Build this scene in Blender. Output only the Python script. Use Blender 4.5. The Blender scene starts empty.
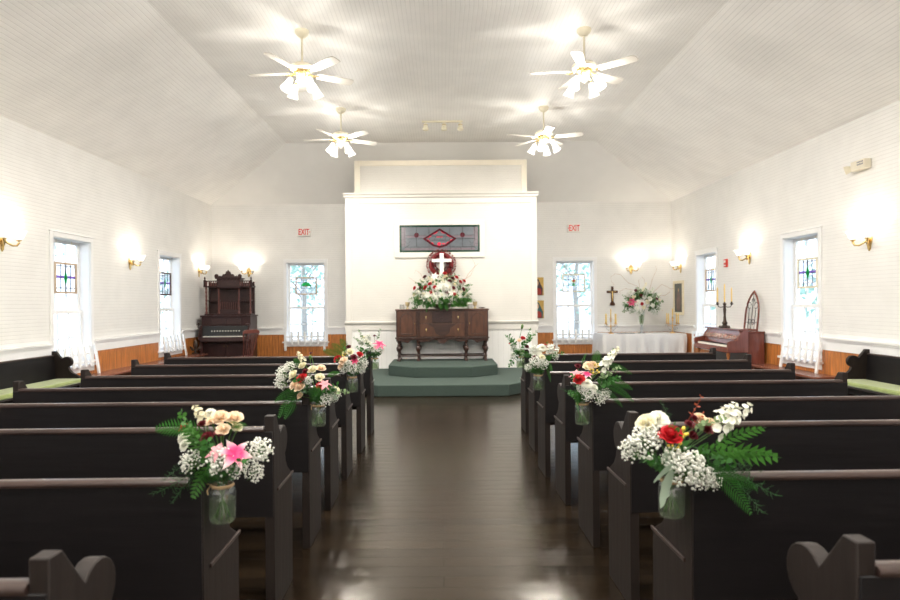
import bpy, bmesh, math, random
from mathutils import Vector, Matrix
random.seed(7)
PI = math.pi
S = bpy.context.scene
C = S.collection

# ---------------------------------------------------------------- camera, sky, exposure
cam_d = bpy.data.cameras.new('camera'); cam = bpy.data.objects.new('camera', cam_d); C.objects.link(cam)
cam_d.sensor_width = 36.0; cam_d.lens = 610 / 900 * 36
cam_d.shift_x = 8 / 900; cam_d.shift_y = 3 / 900
cam_d.clip_start = 0.05; cam_d.clip_end = 300
cam.matrix_world = Matrix.Translation((0, 0, 1.4)) @ Matrix.Rotation(PI / 2, 4, 'X') @ Matrix.Rotation(math.radians(-0.45), 4, 'Z')
cam_d.dof.use_dof = True; cam_d.dof.focus_distance = 4.5; cam_d.dof.aperture_fstop = 3.2
S.camera = cam
SKY = 0.62            # strength of the overcast sky
FAN_W = 15.5          # watts of each fan bulb
SCONCE_W = 1.0       # watts of each sconce bulb
w = bpy.data.worlds.new('sky'); S.world = w; w.use_nodes = True
nt = w.node_tree; nt.nodes.clear()
wo = nt.nodes.new('ShaderNodeOutputWorld'); bg = nt.nodes.new('ShaderNodeBackground')
tc = nt.nodes.new('ShaderNodeTexCoord'); ns = nt.nodes.new('ShaderNodeTexNoise'); cr = nt.nodes.new('ShaderNodeValToRGB')
ns.inputs['Scale'].default_value = 2.5
cr.color_ramp.elements[0].color = (0.46, 0.66, 1.0, 1); cr.color_ramp.elements[1].color = (0.80, 0.89, 1.0, 1)
cr.color_ramp.elements[0].position = 0.3; cr.color_ramp.elements[1].position = 0.65
nt.links.new(tc.outputs['Generated'], ns.inputs['Vector']); nt.links.new(ns.outputs['Fac'], cr.inputs['Fac'])
nt.links.new(cr.outputs['Color'], bg.inputs['Color']); bg.inputs['Strength'].default_value = SKY
nt.links.new(bg.outputs['Background'], wo.inputs['Surface'])
S.view_settings.view_transform = 'Standard'; S.view_settings.look = 'None'
S.view_settings.exposure = 2.65; S.view_settings.gamma = 1.0; S.view_settings.use_curve_mapping = False
S.cycles.use_denoising = True
S.cycles.max_bounces = 10; S.cycles.diffuse_bounces = 6; S.cycles.glossy_bounces = 4; S.cycles.transparent_max_bounces = 16
S.cycles.sample_clamp_indirect = 6.0; S.cycles.caustics_reflective = False; S.cycles.caustics_refractive = False

# ---------------------------------------------------------------- materials
def nodes(name):
    m = bpy.data.materials.new(name); m.use_nodes = True
    n = m.node_tree
    return m, n, n.nodes['Principled BSDF']
def L(n, a, b): n.links.new(a, b)
def math_node(n, op, a, b=None):
    k = n.nodes.new('ShaderNodeMath'); k.operation = op
    for i, v in enumerate((a, b)):
        if v is None: continue
        if isinstance(v, (int, float)): k.inputs[i].default_value = v
        else: L(n, v, k.inputs[i])
    return k.outputs[0]
def mat(name, col, rough=0.5, metal=0.0, var=0.12, scale=8.0, bump=0.0, coat=0.0, spec=None, sheen=0.0, stretch=None):
    m, n, p = nodes(name)
    t = n.nodes.new('ShaderNodeTexCoord'); no = n.nodes.new('ShaderNodeTexNoise')
    no.inputs['Scale'].default_value = scale; no.inputs['Detail'].default_value = 4
    src = t.outputs['Object']
    if stretch:
        mp = n.nodes.new('ShaderNodeMapping'); mp.inputs['Scale'].default_value = stretch
        L(n, src, mp.inputs['Vector']); src = mp.outputs['Vector']
    L(n, src, no.inputs['Vector'])
    r = n.nodes.new('ShaderNodeValToRGB')
    r.color_ramp.elements[0].position = 0.25; r.color_ramp.elements[1].position = 0.75
    r.color_ramp.elements[0].color = tuple(c * (1 - var) for c in col) + (1,)
    r.color_ramp.elements[1].color = tuple(min(1, c * (1 + var)) for c in col) + (1,)
    L(n, no.outputs['Fac'], r.inputs['Fac']); L(n, r.outputs['Color'], p.inputs['Base Color'])
    p.inputs['Roughness'].default_value = rough; p.inputs['Metallic'].default_value = metal
    if spec is not None: p.inputs['Specular IOR Level'].default_value = spec
    if coat: p.inputs['Coat Weight'].default_value = coat; p.inputs['Coat Roughness'].default_value = 0.15
    if sheen: p.inputs['Sheen Weight'].default_value = sheen
    if bump:
        b = n.nodes.new('ShaderNodeBump'); b.inputs['Strength'].default_value = bump; b.inputs['Distance'].default_value = 0.01
        L(n, no.outputs['Fac'], b.inputs['Height']); L(n, b.outputs['Normal'], p.inputs['Normal'])
    return m
def bead(name, col, axis, pitch, width=0.16, rough=0.5, groove=0.8, depth=0.004, grain=None):
    """boards with a groove every `pitch` metres along one axis"""
    m, n, p = nodes(name)
    t = n.nodes.new('ShaderNodeTexCoord'); s = n.nodes.new('ShaderNodeSeparateXYZ'); L(n, t.outputs['Object'], s.inputs[0])
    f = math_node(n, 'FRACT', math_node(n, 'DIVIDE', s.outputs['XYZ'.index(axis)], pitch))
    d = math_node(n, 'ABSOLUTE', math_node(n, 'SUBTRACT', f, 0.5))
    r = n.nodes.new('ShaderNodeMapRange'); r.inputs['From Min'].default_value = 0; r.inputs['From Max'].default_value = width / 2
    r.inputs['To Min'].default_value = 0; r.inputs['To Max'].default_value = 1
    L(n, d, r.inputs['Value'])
    no = n.nodes.new('ShaderNodeTexNoise'); no.inputs['Scale'].default_value = 3.0
    mp = n.nodes.new('ShaderNodeMapping'); L(n, t.outputs['Object'], mp.inputs['Vector'])
    mp.inputs['Scale'].default_value = grain if grain else (1, 1, 1)
    L(n, mp.outputs['Vector'], no.inputs['Vector'])
    c = n.nodes.new('ShaderNodeValToRGB'); v = 0.35 if grain else 0.03
    c.color_ramp.elements[0].color = tuple(x * (1 - v) for x in col) + (1,); c.color_ramp.elements[1].color = tuple(min(1, x * (1 + v)) for x in col) + (1,)
    c.color_ramp.elements[0].position = 0.3; c.color_ramp.elements[1].position = 0.7
    L(n, no.outputs['Fac'], c.inputs['Fac'])
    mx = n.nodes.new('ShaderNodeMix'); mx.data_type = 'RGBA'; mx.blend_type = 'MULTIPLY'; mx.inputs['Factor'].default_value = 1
    g = n.nodes.new('ShaderNodeMapRange'); g.inputs['To Min'].default_value = groove; g.inputs['To Max'].default_value = 1; L(n, r.outputs[0], g.inputs['Value'])  # grooves tinted darker: their shade is put into the board colour
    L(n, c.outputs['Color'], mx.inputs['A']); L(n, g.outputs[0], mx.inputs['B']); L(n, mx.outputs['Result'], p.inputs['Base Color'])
    b = n.nodes.new('ShaderNodeBump'); b.inputs['Distance'].default_value = depth; b.inputs['Strength'].default_value = 0.6
    L(n, r.outputs[0], b.inputs['Height']); L(n, b.outputs['Normal'], p.inputs['Normal'])
    p.inputs['Roughness'].default_value = rough
    return m
def plank_floor():
    m, n, p = nodes('dark floor boards')
    t = n.nodes.new('ShaderNodeTexCoord'); br = n.nodes.new('ShaderNodeTexBrick')
    L(n, t.outputs['Object'], br.inputs['Vector'])
    br.inputs['Scale'].default_value = 1.0; br.inputs['Brick Width'].default_value = 2.3; br.inputs['Row Height'].default_value = 0.12
    br.inputs['Mortar Size'].default_value = 0.0035; br.inputs['Mortar Smooth'].default_value = 0.4; br.inputs['Bias'].default_value = 0.0
    br.offset = 0.37; br.offset_frequency = 2
    br.inputs['Color1'].default_value = (0.009, 0.0055, 0.0032, 1); br.inputs['Color2'].default_value = (0.024, 0.015, 0.008, 1); br.inputs['Mortar'].default_value = (0.006, 0.004, 0.003, 1)
    no = n.nodes.new('ShaderNodeTexNoise'); mp = n.nodes.new('ShaderNodeMapping'); mp.inputs['Scale'].default_value = (1.2, 14, 1)
    L(n, t.outputs['Object'], mp.inputs['Vector']); L(n, mp.outputs['Vector'], no.inputs['Vector']); no.inputs['Scale'].default_value = 2; no.inputs['Detail'].default_value = 6
    mx = n.nodes.new('ShaderNodeMix'); mx.data_type = 'RGBA'; mx.blend_type = 'MULTIPLY'; mx.inputs['Factor'].default_value = 0.5
    L(n, br.outputs['Color'], mx.inputs['A']); L(n, no.outputs['Color'], mx.inputs['B'])
    L(n, br.outputs['Color'], p.inputs['Base Color']); p.inputs['Specular Tint'].default_value = (1.0, 0.88, 0.70, 1)
    rr = n.nodes.new('ShaderNodeMapRange'); rr.inputs['From Min'].default_value = 0.3; rr.inputs['From Max'].default_value = 0.7
    rr.inputs['To Min'].default_value = 0.19; rr.inputs['To Max'].default_value = 0.27
    L(n, no.outputs['Fac'], rr.inputs['Value']); L(n, rr.outputs[0], p.inputs['Roughness'])
    sp = n.nodes.new('ShaderNodeSeparateXYZ'); L(n, t.outputs['Object'], sp.inputs[0])
    fr = math_node(n, 'SUBTRACT', math_node(n, 'FRACT', math_node(n, 'DIVIDE', sp.outputs[1], 0.12)), 0.5)
    cup = math_node(n, 'MULTIPLY', math_node(n, 'MULTIPLY', fr, fr), -0.8)
    h = math_node(n, 'SUBTRACT', math_node(n, 'ADD', cup, math_node(n, 'MULTIPLY', no.outputs['Fac'], 0.10)), br.outputs['Fac'])
    b = n.nodes.new('ShaderNodeBump'); b.inputs['Strength'].default_value = 0.55; b.inputs['Distance'].default_value = 0.003
    L(n, h, b.inputs['Height']); L(n, b.outputs['Normal'], p.inputs['Normal'])
    return m
def glass(name, tint=(1, 1, 1), gloss=0.08, diffuse=0.0):
    """thin clear glass: mostly see-through with a sheen"""
    m = bpy.data.materials.new(name); m.use_nodes = True; n = m.node_tree; n.nodes.clear()
    o = n.nodes.new('ShaderNodeOutputMaterial'); t = n.nodes.new('ShaderNodeBsdfTransparent'); g = n.nodes.new('ShaderNodeBsdfGlossy')
    lw = n.nodes.new('ShaderNodeLayerWeight'); lw.inputs['Blend'].default_value = 0.5
    fr_ = math_node(n, 'MULTIPLY', math_node(n, 'POWER', lw.outputs['Facing'], 5.0), 0.6)
    mx = n.nodes.new('ShaderNodeMixShader'); t.inputs['Color'].default_value = tint + (1,); g.inputs['Roughness'].default_value = 0.03
    L(n, math_node(n, 'ADD', fr_, gloss), mx.inputs[0]); L(n, t.outputs[0], mx.inputs[1]); L(n, g.outputs[0], mx.inputs[2])
    out = mx.outputs[0]
    if diffuse:
        d = n.nodes.new('ShaderNodeBsdfTranslucent'); d.inputs['Color'].default_value = tint + (1,)
        m2 = n.nodes.new('ShaderNodeMixShader'); m2.inputs[0].default_value = diffuse
        L(n, out, m2.inputs[1]); L(n, d.outputs[0], m2.inputs[2]); out = m2.outputs[0]
    L(n, out, o.inputs['Surface'])
    return m
def lit_shade(name, col, strength):
    """frosted lamp glass with a bulb behind it"""
    m = bpy.data.materials.new(name); m.use_nodes = True; n = m.node_tree; n.nodes.clear()
    o = n.nodes.new('ShaderNodeOutputMaterial'); t = n.nodes.new('ShaderNodeBsdfTransparent'); e = n.nodes.new('ShaderNodeEmission')
    e.inputs['Color'].default_value = col + (1,); e.inputs['Strength'].default_value = strength
    mx = n.nodes.new('ShaderNodeMixShader'); mx.inputs[0].default_value = 0.91
    L(n, t.outputs[0], mx.inputs[1]); L(n, e.outputs[0], mx.inputs[2]); L(n, mx.outputs[0], o.inputs['Surface'])
    return m
def leafy(name, col, rough=0.55, trans=0.3, var=0.25, scale=20):
    m = mat(name, col, rough, var=var, scale=scale)
    p = m.node_tree.nodes['Principled BSDF']; n = m.node_tree
    tr = n.nodes.new('ShaderNodeBsdfTranslucent'); tr.inputs['Color'].default_value = tuple(min(1, c * 1.2) for c in col) + (1,)
    mx = n.nodes.new('ShaderNodeMixShader'); mx.inputs[0].default_value = trans
    o = n.nodes['Material Output']
    L(n, p.outputs[0], mx.inputs[1]); L(n, tr.outputs[0], mx.inputs[2]); L(n, mx.outputs[0], o.inputs['Surface'])
    return m
M = {}
WHITE = (0.82, 0.808, 0.782)
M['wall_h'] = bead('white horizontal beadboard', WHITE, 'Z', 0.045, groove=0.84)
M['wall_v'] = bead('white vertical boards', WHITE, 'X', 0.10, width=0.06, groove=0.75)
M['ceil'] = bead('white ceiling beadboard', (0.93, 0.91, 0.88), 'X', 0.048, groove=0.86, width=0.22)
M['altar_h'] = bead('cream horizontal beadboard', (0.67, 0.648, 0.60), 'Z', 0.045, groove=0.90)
M['altar_paint'] = mat('cream wall paint', (0.69, 0.665, 0.615), 0.5, var=0.02, scale=3)
M['paint'] = mat('white paint', WHITE, 0.5, var=0.02, scale=3)
M['trim'] = mat('white gloss trim', (0.86, 0.855, 0.85), 0.3, var=0.02)
M['cream'] = mat('cream paint', (0.80, 0.74, 0.62), 0.5, var=0.03)
M['wains_x'] = bead('orange pine boards', (0.50, 0.18, 0.045), 'X', 0.062, width=0.12, rough=0.35, groove=0.45, grain=(16, 16, 1.2))
M['wains_y'] = bead('orange pine wall boards', (0.50, 0.18, 0.045), 'Y', 0.062, width=0.12, rough=0.35, groove=0.45, grain=(16, 16, 1.2))
M['floor'] = plank_floor()
M['pew'] = mat('black brown stained wood', (0.0058, 0.0045, 0.0050), 0.5, var=0.25, scale=3, stretch=(1, 12, 12), bump=0.15)
M['pew_end'] = mat('dark brown stained end', (0.015, 0.0098, 0.008), 0.6, var=0.25, scale=4, stretch=(6, 6, 1), bump=0.2)
for k_ in ('pew', 'pew_end'): M[k_].node_tree.nodes['Principled BSDF'].inputs['Specular IOR Level'].default_value = 0.3
M['pew_rail'] = mat('worn brown rail', (0.040, 0.024, 0.020), 0.32, var=0.35, scale=5, stretch=(1, 8, 8))
M['bench'] = mat('reddish bench wood', (0.19, 0.07, 0.045), 0.25, var=0.25, scale=3, stretch=(8, 1, 1))
M['green_cushion'] = mat('sage green velvet', (0.27, 0.33, 0.10), 0.8, var=0.2, scale=14, bump=0.3, sheen=0.4)
M['carpet'] = mat('dark green carpet', (0.045, 0.068, 0.056), 0.95, var=0.2, scale=90, bump=0.6)
M['walnut'] = mat('dark walnut', (0.038, 0.013, 0.0075), 0.3, var=0.35, scale=4, stretch=(1.5, 6, 6), coat=0.2)
M['walnut_l'] = mat('walnut veneer', (0.080, 0.029, 0.014), 0.32, var=0.35, scale=5, stretch=(5, 5, 1.2), coat=0.2)
M['rosewood'] = mat('carved dark rosewood', (0.034, 0.011, 0.010), 0.42, var=0.3, scale=8, stretch=(4, 4, 1), spec=0.35)
M['rose_carve'] = mat('carved rosewood panel', (0.036, 0.012, 0.010), 0.5, var=0.5, scale=40, bump=1.0)
M['cherry'] = mat('cherry wood veneer', (0.17, 0.045, 0.030), 0.25, var=0.3, scale=4, stretch=(6, 6, 1), coat=0.3)
M['chairwood'] = mat('reddish chair wood', (0.13, 0.04, 0.03), 0.3, var=0.25, scale=6)
M['oakleg'] = mat('golden turned wood', (0.42, 0.15, 0.05), 0.35)
M['brass'] = mat('polished brass', (0.80, 0.58, 0.25), 0.25, metal=1.0, var=0.08)
M['gold'] = mat('gold metal', (0.78, 0.50, 0.20), 0.3, metal=1.0, var=0.1)
M['bronze'] = mat('dark bronze', (0.06, 0.04, 0.03), 0.4, metal=0.6)
M['iron'] = mat('black iron', (0.015, 0.013, 0.012), 0.5)
M['enamel'] = mat('cream white enamel', (0.80, 0.74, 0.58), 0.35, var=0.03)
M['blade'] = mat('white fan blade', (0.64, 0.60, 0.54), 0.4, var=0.04)
M['shade'] = lit_shade('lit frosted glass', (1.0, 0.93, 0.80), 0.5)
M['sconce_shade'] = lit_shade('lit sconce glass', (1.0, 0.92, 0.80), 0.3)
M['glass'] = glass('window glass', (0.97, 0.99, 1.0), 0.06)
M['jar'] = glass('jar glass', (0.93, 0.98, 0.96), 0.14, diffuse=0.035)
M['crystal'] = glass('crystal', (0.90, 0.92, 0.95), 0.35, diffuse=0.3)
M['water'] = glass('jar water', (0.84, 0.90, 0.76), 0.05, diffuse=0.05)
M['twine'] = mat('jute twine', (0.42, 0.29, 0.15), 0.9, bump=0.5, scale=60)
M['candle'] = mat('ivory candle wax', (0.82, 0.72, 0.48), 0.4, var=0.04)
M['candle_y'] = mat('yellowed candle wax', (0.80, 0.58, 0.22), 0.4, var=0.08)
M['cloth'] = mat('white table linen', (0.72, 0.71, 0.70), 0.85, var=0.03, scale=40, bump=0.1)
M['red_letter'] = mat('red sign lettering', (0.62, 0.006, 0.004), 0.5)
p_ = M['red_letter'].node_tree.nodes['Principled BSDF']; p_.inputs['Emission Color'].default_value = (1, 0.06, 0.03, 1); p_.inputs['Emission Strength'].default_value = 0.02
M['sign'] = mat('white sign face', (0.82, 0.80, 0.76), 0.4, var=0.03)
M['alarm'] = mat('red alarm plastic', (0.65, 0.05, 0.03), 0.4)
M['plastic_w'] = mat('ivory plastic', (0.74, 0.68, 0.55), 0.4, var=0.05)
M['grey_vent'] = mat('grey vent plastic', (0.25, 0.25, 0.26), 0.5)
M['ivory'] = mat('ivory keys', (0.80, 0.77, 0.68), 0.25, var=0.03)
M['black'] = mat('black keys', (0.012, 0.012, 0.012), 0.3)
M['stem'] = leafy('green stems', (0.10, 0.21, 0.05))
M['fern'] = leafy('fern green', (0.035, 0.15, 0.022))
M['leaf'] = leafy('leaf green', (0.06, 0.19, 0.03))
M['wispy'] = leafy('dark feathery green', (0.030, 0.10, 0.028))
M['dusty'] = leafy('silver green leaf', (0.36, 0.45, 0.34), var=0.12)
M['euca'] = leafy('pale olive leaf', (0.22, 0.32, 0.15))
M['white_f'] = leafy('ivory petals', (0.82, 0.78, 0.60), var=0.06)
M['pure_f'] = leafy('white petals', (0.84, 0.84, 0.76), var=0.05)
M['peach_f'] = leafy('peach petals', (0.86, 0.70, 0.53), var=0.08)
M['red_f'] = leafy('red petals', (0.50, 0.008, 0.015), trans=0.15, var=0.25)
M['dark_f'] = leafy('burgundy petals', (0.13, 0.004, 0.012), trans=0.15, var=0.25)
M['pink_f'] = leafy('pink petals', (0.84, 0.40, 0.45), var=0.1)
M['gyp'] = leafy('tiny white blossoms', (0.84, 0.84, 0.78), trans=0.2, var=0.03)
M['berry'] = mat('yellow berries', (0.75, 0.58, 0.08), 0.35)
M['rust'] = leafy('rusty red sprig', (0.35, 0.07, 0.03))
M['twig'] = mat('pale willow twig', (0.42, 0.22, 0.10), 0.6)
M['wreath'] = leafy('dried red wreath leaves', (0.20, 0.012, 0.014), trans=0.1, var=0.6, scale=30)
M['bark'] = mat('grey bark', (0.30, 0.27, 0.24), 0.9, bump=0.6, scale=12)
M['tree'] = leafy('tree leaves', (0.30, 0.44, 0.36), trans=0.45, var=0.35, scale=1.5)
M['grass'] = mat('pale dry ground', (0.62, 0.62, 0.55), 0.95, var=0.4, scale=2)
M['siding'] = mat('outside siding', (0.7, 0.7, 0.68), 0.6)
M['frame_wood'] = mat('pale wood frame', (0.55, 0.40, 0.27), 0.45, var=0.15, scale=12)
M['frame_cream'] = mat('cream painted wood frame', (0.78, 0.70, 0.52), 0.45, var=0.06)
M['frame_gold'] = mat('gilt frame', (0.62, 0.50, 0.28), 0.35, metal=0.5)
M['lead'] = mat('dark lead came', (0.05, 0.05, 0.055), 0.4, metal=0.5)
def sg(name, col, t=0.55):
    return glass(name, col, 0.06, diffuse=t)
M['sg_clear'] = sg('rippled clear glass', (0.97, 0.98, 1.0), 0.08)
M['sg_green'] = sg('green stained glass', (0.10, 0.62, 0.25))
M['sg_purple'] = sg('violet stained glass', (0.50, 0.33, 0.62))
M['sg_red'] = sg('red stained glass', (0.75, 0.05, 0.05))
M['sg_yellow'] = sg('amber stained glass', (0.85, 0.72, 0.25))
M['sgw_grey'] = mat('grey opalescent glass', (0.125, 0.138, 0.155), 0.12, var=0.15, scale=6)
M['sgw_mauve'] = mat('mauve opalescent glass', (0.165, 0.135, 0.155), 0.12, var=0.15, scale=8)
M['sgw_burg'] = mat('burgundy glass', (0.07, 0.008, 0.014), 0.12, var=0.3)
M['sgw_red'] = mat('bright red glass', (0.72, 0.03, 0.07), 0.2, var=0.3, scale=30)
M['sgw_green'] = mat('dark green glass border', (0.005, 0.035, 0.018), 0.2, var=0.5, scale=20)

for k_ in M:
    if k_.startswith('sgw_'): M[k_].node_tree.nodes['Principled BSDF'].inputs['Specular IOR Level'].default_value = 0.2

# ---------------------------------------------------------------- mesh helpers
class MB:
    def __init__(s): s.bm = bmesh.new()
    def _v(s, pts, mx=None): return [s.bm.verts.new(mx @ Vector(p) if mx else p) for p in pts]
    def box(s, x0, x1, y0, y1, z0, z1, mx=None):
        v = s._v([(x0,y0,z0),(x1,y0,z0),(x1,y1,z0),(x0,y1,z0),(x0,y0,z1),(x1,y0,z1),(x1,y1,z1),(x0,y1,z1)], mx)
        for f in ((3,2,1,0),(4,5,6,7),(0,1,5,4),(1,2,6,5),(2,3,7,6),(3,0,4,7)): s.bm.faces.new([v[i] for i in f])
        return s
    def poly(s, pts, mx=None, slot=0):
        f = s.bm.faces.new(s._v(pts, mx)); f.material_index = slot; return s
    def prism(s, pts, a, b, axis='X', mx=None):
        """closed 2-D outline pushed from a to b along axis"""
        def P(u, v, t): return {'X': (t, u, v), 'Y': (u, t, v), 'Z': (u, v, t)}[axis]
        A = s._v([P(u, v, a) for u, v in pts], mx); B = s._v([P(u, v, b) for u, v in pts], mx); n = len(pts)
        s.bm.faces.new(A); s.bm.faces.new(B[::-1])
        for i in range(n): s.bm.faces.new([A[i], B[i], B[(i+1) % n], A[(i+1) % n]])
        return s
    def lathe(s, prof, seg=16, c=(0,0,0), mx=None, wob=None, sc=(1,1)):
        rings = []
        for j, (r, z) in enumerate(prof):
            ring = []
            for i in range(seg):
                a = 2*PI*i/seg; rr = r * (1 + (wob(a, j/(len(prof)-1)) if wob else 0))
                ring.append((c[0]+rr*math.cos(a)*sc[0], c[1]+rr*math.sin(a)*sc[1], c[2]+z))
            rings.append(s._v(ring, mx))
        for j in range(len(rings)-1):
            for i in range(seg): s.bm.faces.new([rings[j][i], rings[j][(i+1)%seg], rings[j+1][(i+1)%seg], rings[j+1][i]])
        if prof[0][0] > 1e-4 and not wob: s.bm.faces.new(rings[0][::-1])
        if prof[-1][0] > 1e-4 and not wob: s.bm.faces.new(rings[-1])
        return s
    def shell(s, prof, seg=16, c=(0,0,0), mx=None, wob=None):   # open lathe
        rings = []
        for j, (r, z) in enumerate(prof):
            rings.append(s._v([(c[0]+r*(1+(wob(2*PI*i/seg, j/(len(prof)-1)) if wob else 0))*math.cos(2*PI*i/seg), c[1]+r*(1+(wob(2*PI*i/seg, j/(len(prof)-1)) if wob else 0))*math.sin(2*PI*i/seg), c[2]+z) for i in range(seg)], mx))
        for j in range(len(rings)-1):
            for i in range(seg): s.bm.faces.new([rings[j][i], rings[j][(i+1)%seg], rings[j+1][(i+1)%seg], rings[j+1][i]])
        return s
    def tube(s, pts, r, seg=6, mx=None):
        pts = [Vector(p) for p in pts]; R = r if isinstance(r, (list, tuple)) else [r]*len(pts); rings = []
        up = Vector((0,0,1))
        for i, p in enumerate(pts):
            d = (pts[min(i+1, len(pts)-1)] - pts[max(i-1, 0)]).normalized()
            a = d.cross(up if abs(d.z) < 0.95 else Vector((1,0,0))).normalized(); b = d.cross(a)
            rings.append(s._v([p + (a*math.cos(2*PI*k/seg) + b*math.sin(2*PI*k/seg))*R[i] for k in range(seg)], mx))
        for j in range(len(rings)-1):
            for i in range(seg): s.bm.faces.new([rings[j][i], rings[j][(i+1)%seg], rings[j+1][(i+1)%seg], rings[j+1][i]])
        s.bm.faces.new(rings[0][::-1]); s.bm.faces.new(rings[-1])
        return s
    def ball(s, c, r, u=10, v=6, sc=(1,1,1), mx=None):
        prof = [(max(1e-5, r*math.sin(PI*i/v)), -r*math.cos(PI*i/v)) for i in range(v+1)]
        m = Matrix.Translation(c) @ Matrix.Diagonal((*sc, 1)); return s.lathe(prof, u, mx=(mx @ m) if mx else m)
    def gem(s, c, r):   # cheap octahedral bead
        v = s._v([(c[0]+a*r, c[1]+b*r, c[2]+d*r) for a,b,d in ((1,0,0),(-1,0,0),(0,1,0),(0,-1,0),(0,0,1),(0,0,-1))])
        for f in ((0,2,4),(2,1,4),(1,3,4),(3,0,4),(2,0,5),(1,2,5),(3,1,5),(0,3,5)): s.bm.faces.new([v[i] for i in f])
        return s
    def done(s, name, m, parent=None, smooth=True, bevel=0, ang=38, loc=None, solid=0, fix=True):
        if fix: bmesh.ops.recalc_face_normals(s.bm, faces=s.bm.faces)
        me = bpy.data.meshes.new(name); s.bm.to_mesh(me); s.bm.free()
        ms = m if isinstance(m, list) else [m]
        for k in ms: me.materials.append(k)
        if smooth:
            for p in me.polygons: p.use_smooth = True
            me.set_sharp_from_angle(angle=math.radians(ang))
        o = bpy.data.objects.new(name, me); C.objects.link(o)
        if parent: o.parent = parent
        if loc: o.location = loc
        if solid:
            q = o.modifiers.new('solid', 'SOLIDIFY'); q.thickness = solid; q.offset = 0
        if bevel:
            b = o.modifiers.new('bevel', 'BEVEL'); b.width = bevel; b.segments = 2; b.limit_method = 'ANGLE'; b.angle_limit = 0.7
        return o
def tag(o, label, cat, group=None, kind=None):
    if label: o['label'] = label
    if cat: o['category'] = cat
    if group: o['group'] = group
    if kind: o['kind'] = kind
    return o
def thing(name, label, cat, loc=(0,0,0), rz=0, group=None):
    o = bpy.data.objects.new(name, None); C.objects.link(o); o.empty_display_size = 0.1
    o.location = loc; o.rotation_euler = (0,0,rz)
    return tag(o, label, cat, group)
def struct(o): o['kind'] = 'structure'; return o
KIDS = {}
def dup(o, loc=None, rz=None, label=None, parent=None):
    c = o.copy(); C.objects.link(c)
    if parent is not None: c.parent = parent
    if loc is not None: c.location = loc
    if rz is not None: c.rotation_euler = (0,0,rz)
    if label: c['label'] = label
    for ch in list(o.children):
        if o.name.split('.')[0] != ch.name: dup(ch, parent=c)
    return c
def align(d, spin=0.0):
    d = Vector(d).normalized(); q = d.to_track_quat('Z', 'Y')
    return q.to_matrix().to_4x4() @ Matrix.Rotation(spin, 4, 'Z')

# ================================================================ THE ROOM
W, D, Y0 = 5.0, 13.26, -3.2          # half width, back wall, wall behind the camera
EAVE, TOP, FW, HY = 3.57, 4.55, 3.03, 11.96
struct(MB().box(-W-0.2, W+0.2, Y0-0.2, D+0.2, -0.1, 0).done('floor', M['floor'], smooth=False))
# windows: (centre along the wall)
OPW, OZ0, OZ1 = 0.84, 0.57, 2.30
left_w = [8.245, 11.195, 5.3, 2.35, -0.6]; right_w = [8.49, 11.52, 5.46, 2.4, -0.6]; back_w = [-2.96, 2.89]
def wall_with_holes(name, a0, a1, z1, holes, fn, m):
    b = MB(); cuts = sorted([a0, a1] + [h-OPW/2 for h in holes] + [h+OPW/2 for h in holes])
    for i in range(len(cuts)-1):
        u, v = cuts[i], cuts[i+1]
        if any(abs((u+v)/2 - h) < OPW/2 for h in holes):
            fn(b, u, v, 0, OZ0); fn(b, u, v, OZ1, z1)
        else: fn(b, u, v, 0, z1)
    bmesh.ops.remove_doubles(b.bm, verts=b.bm.verts, dist=1e-5)
    return struct(b.done(name, m, smooth=False, fix=False))
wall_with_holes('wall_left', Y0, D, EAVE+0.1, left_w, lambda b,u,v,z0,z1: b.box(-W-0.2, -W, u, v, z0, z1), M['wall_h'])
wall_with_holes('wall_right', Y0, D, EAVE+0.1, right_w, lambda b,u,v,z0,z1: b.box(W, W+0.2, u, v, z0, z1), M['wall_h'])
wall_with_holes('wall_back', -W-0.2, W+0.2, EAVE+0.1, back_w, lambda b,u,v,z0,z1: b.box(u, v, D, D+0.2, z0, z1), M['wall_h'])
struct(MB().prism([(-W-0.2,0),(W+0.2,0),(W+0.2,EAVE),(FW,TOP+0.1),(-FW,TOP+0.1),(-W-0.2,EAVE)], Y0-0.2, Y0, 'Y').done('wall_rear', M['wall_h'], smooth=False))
c = MB()
c.poly([(-FW,Y0-0.2,TOP),(FW,Y0-0.2,TOP),(FW,HY,TOP),(-FW,HY,TOP)])
c.poly([(-W,Y0-0.2,EAVE),(-FW,Y0-0.2,TOP),(-FW,HY,TOP),(-W,D,EAVE)])
c.poly([(FW,Y0-0.2,TOP),(W,Y0-0.2,EAVE),(W,D,EAVE),(FW,HY,TOP)])
c.poly([(-W,D,EAVE),(-FW,HY,TOP),(FW,HY,TOP),(W,D,EAVE)], slot=1)
bmesh.ops.remove_doubles(c.bm, verts=c.bm.verts, dist=1e-4)
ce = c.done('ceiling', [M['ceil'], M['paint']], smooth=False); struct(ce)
q = ce.modifiers.new('thick', 'SOLIDIFY'); q.thickness = 0.06; q.offset = 1
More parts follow.
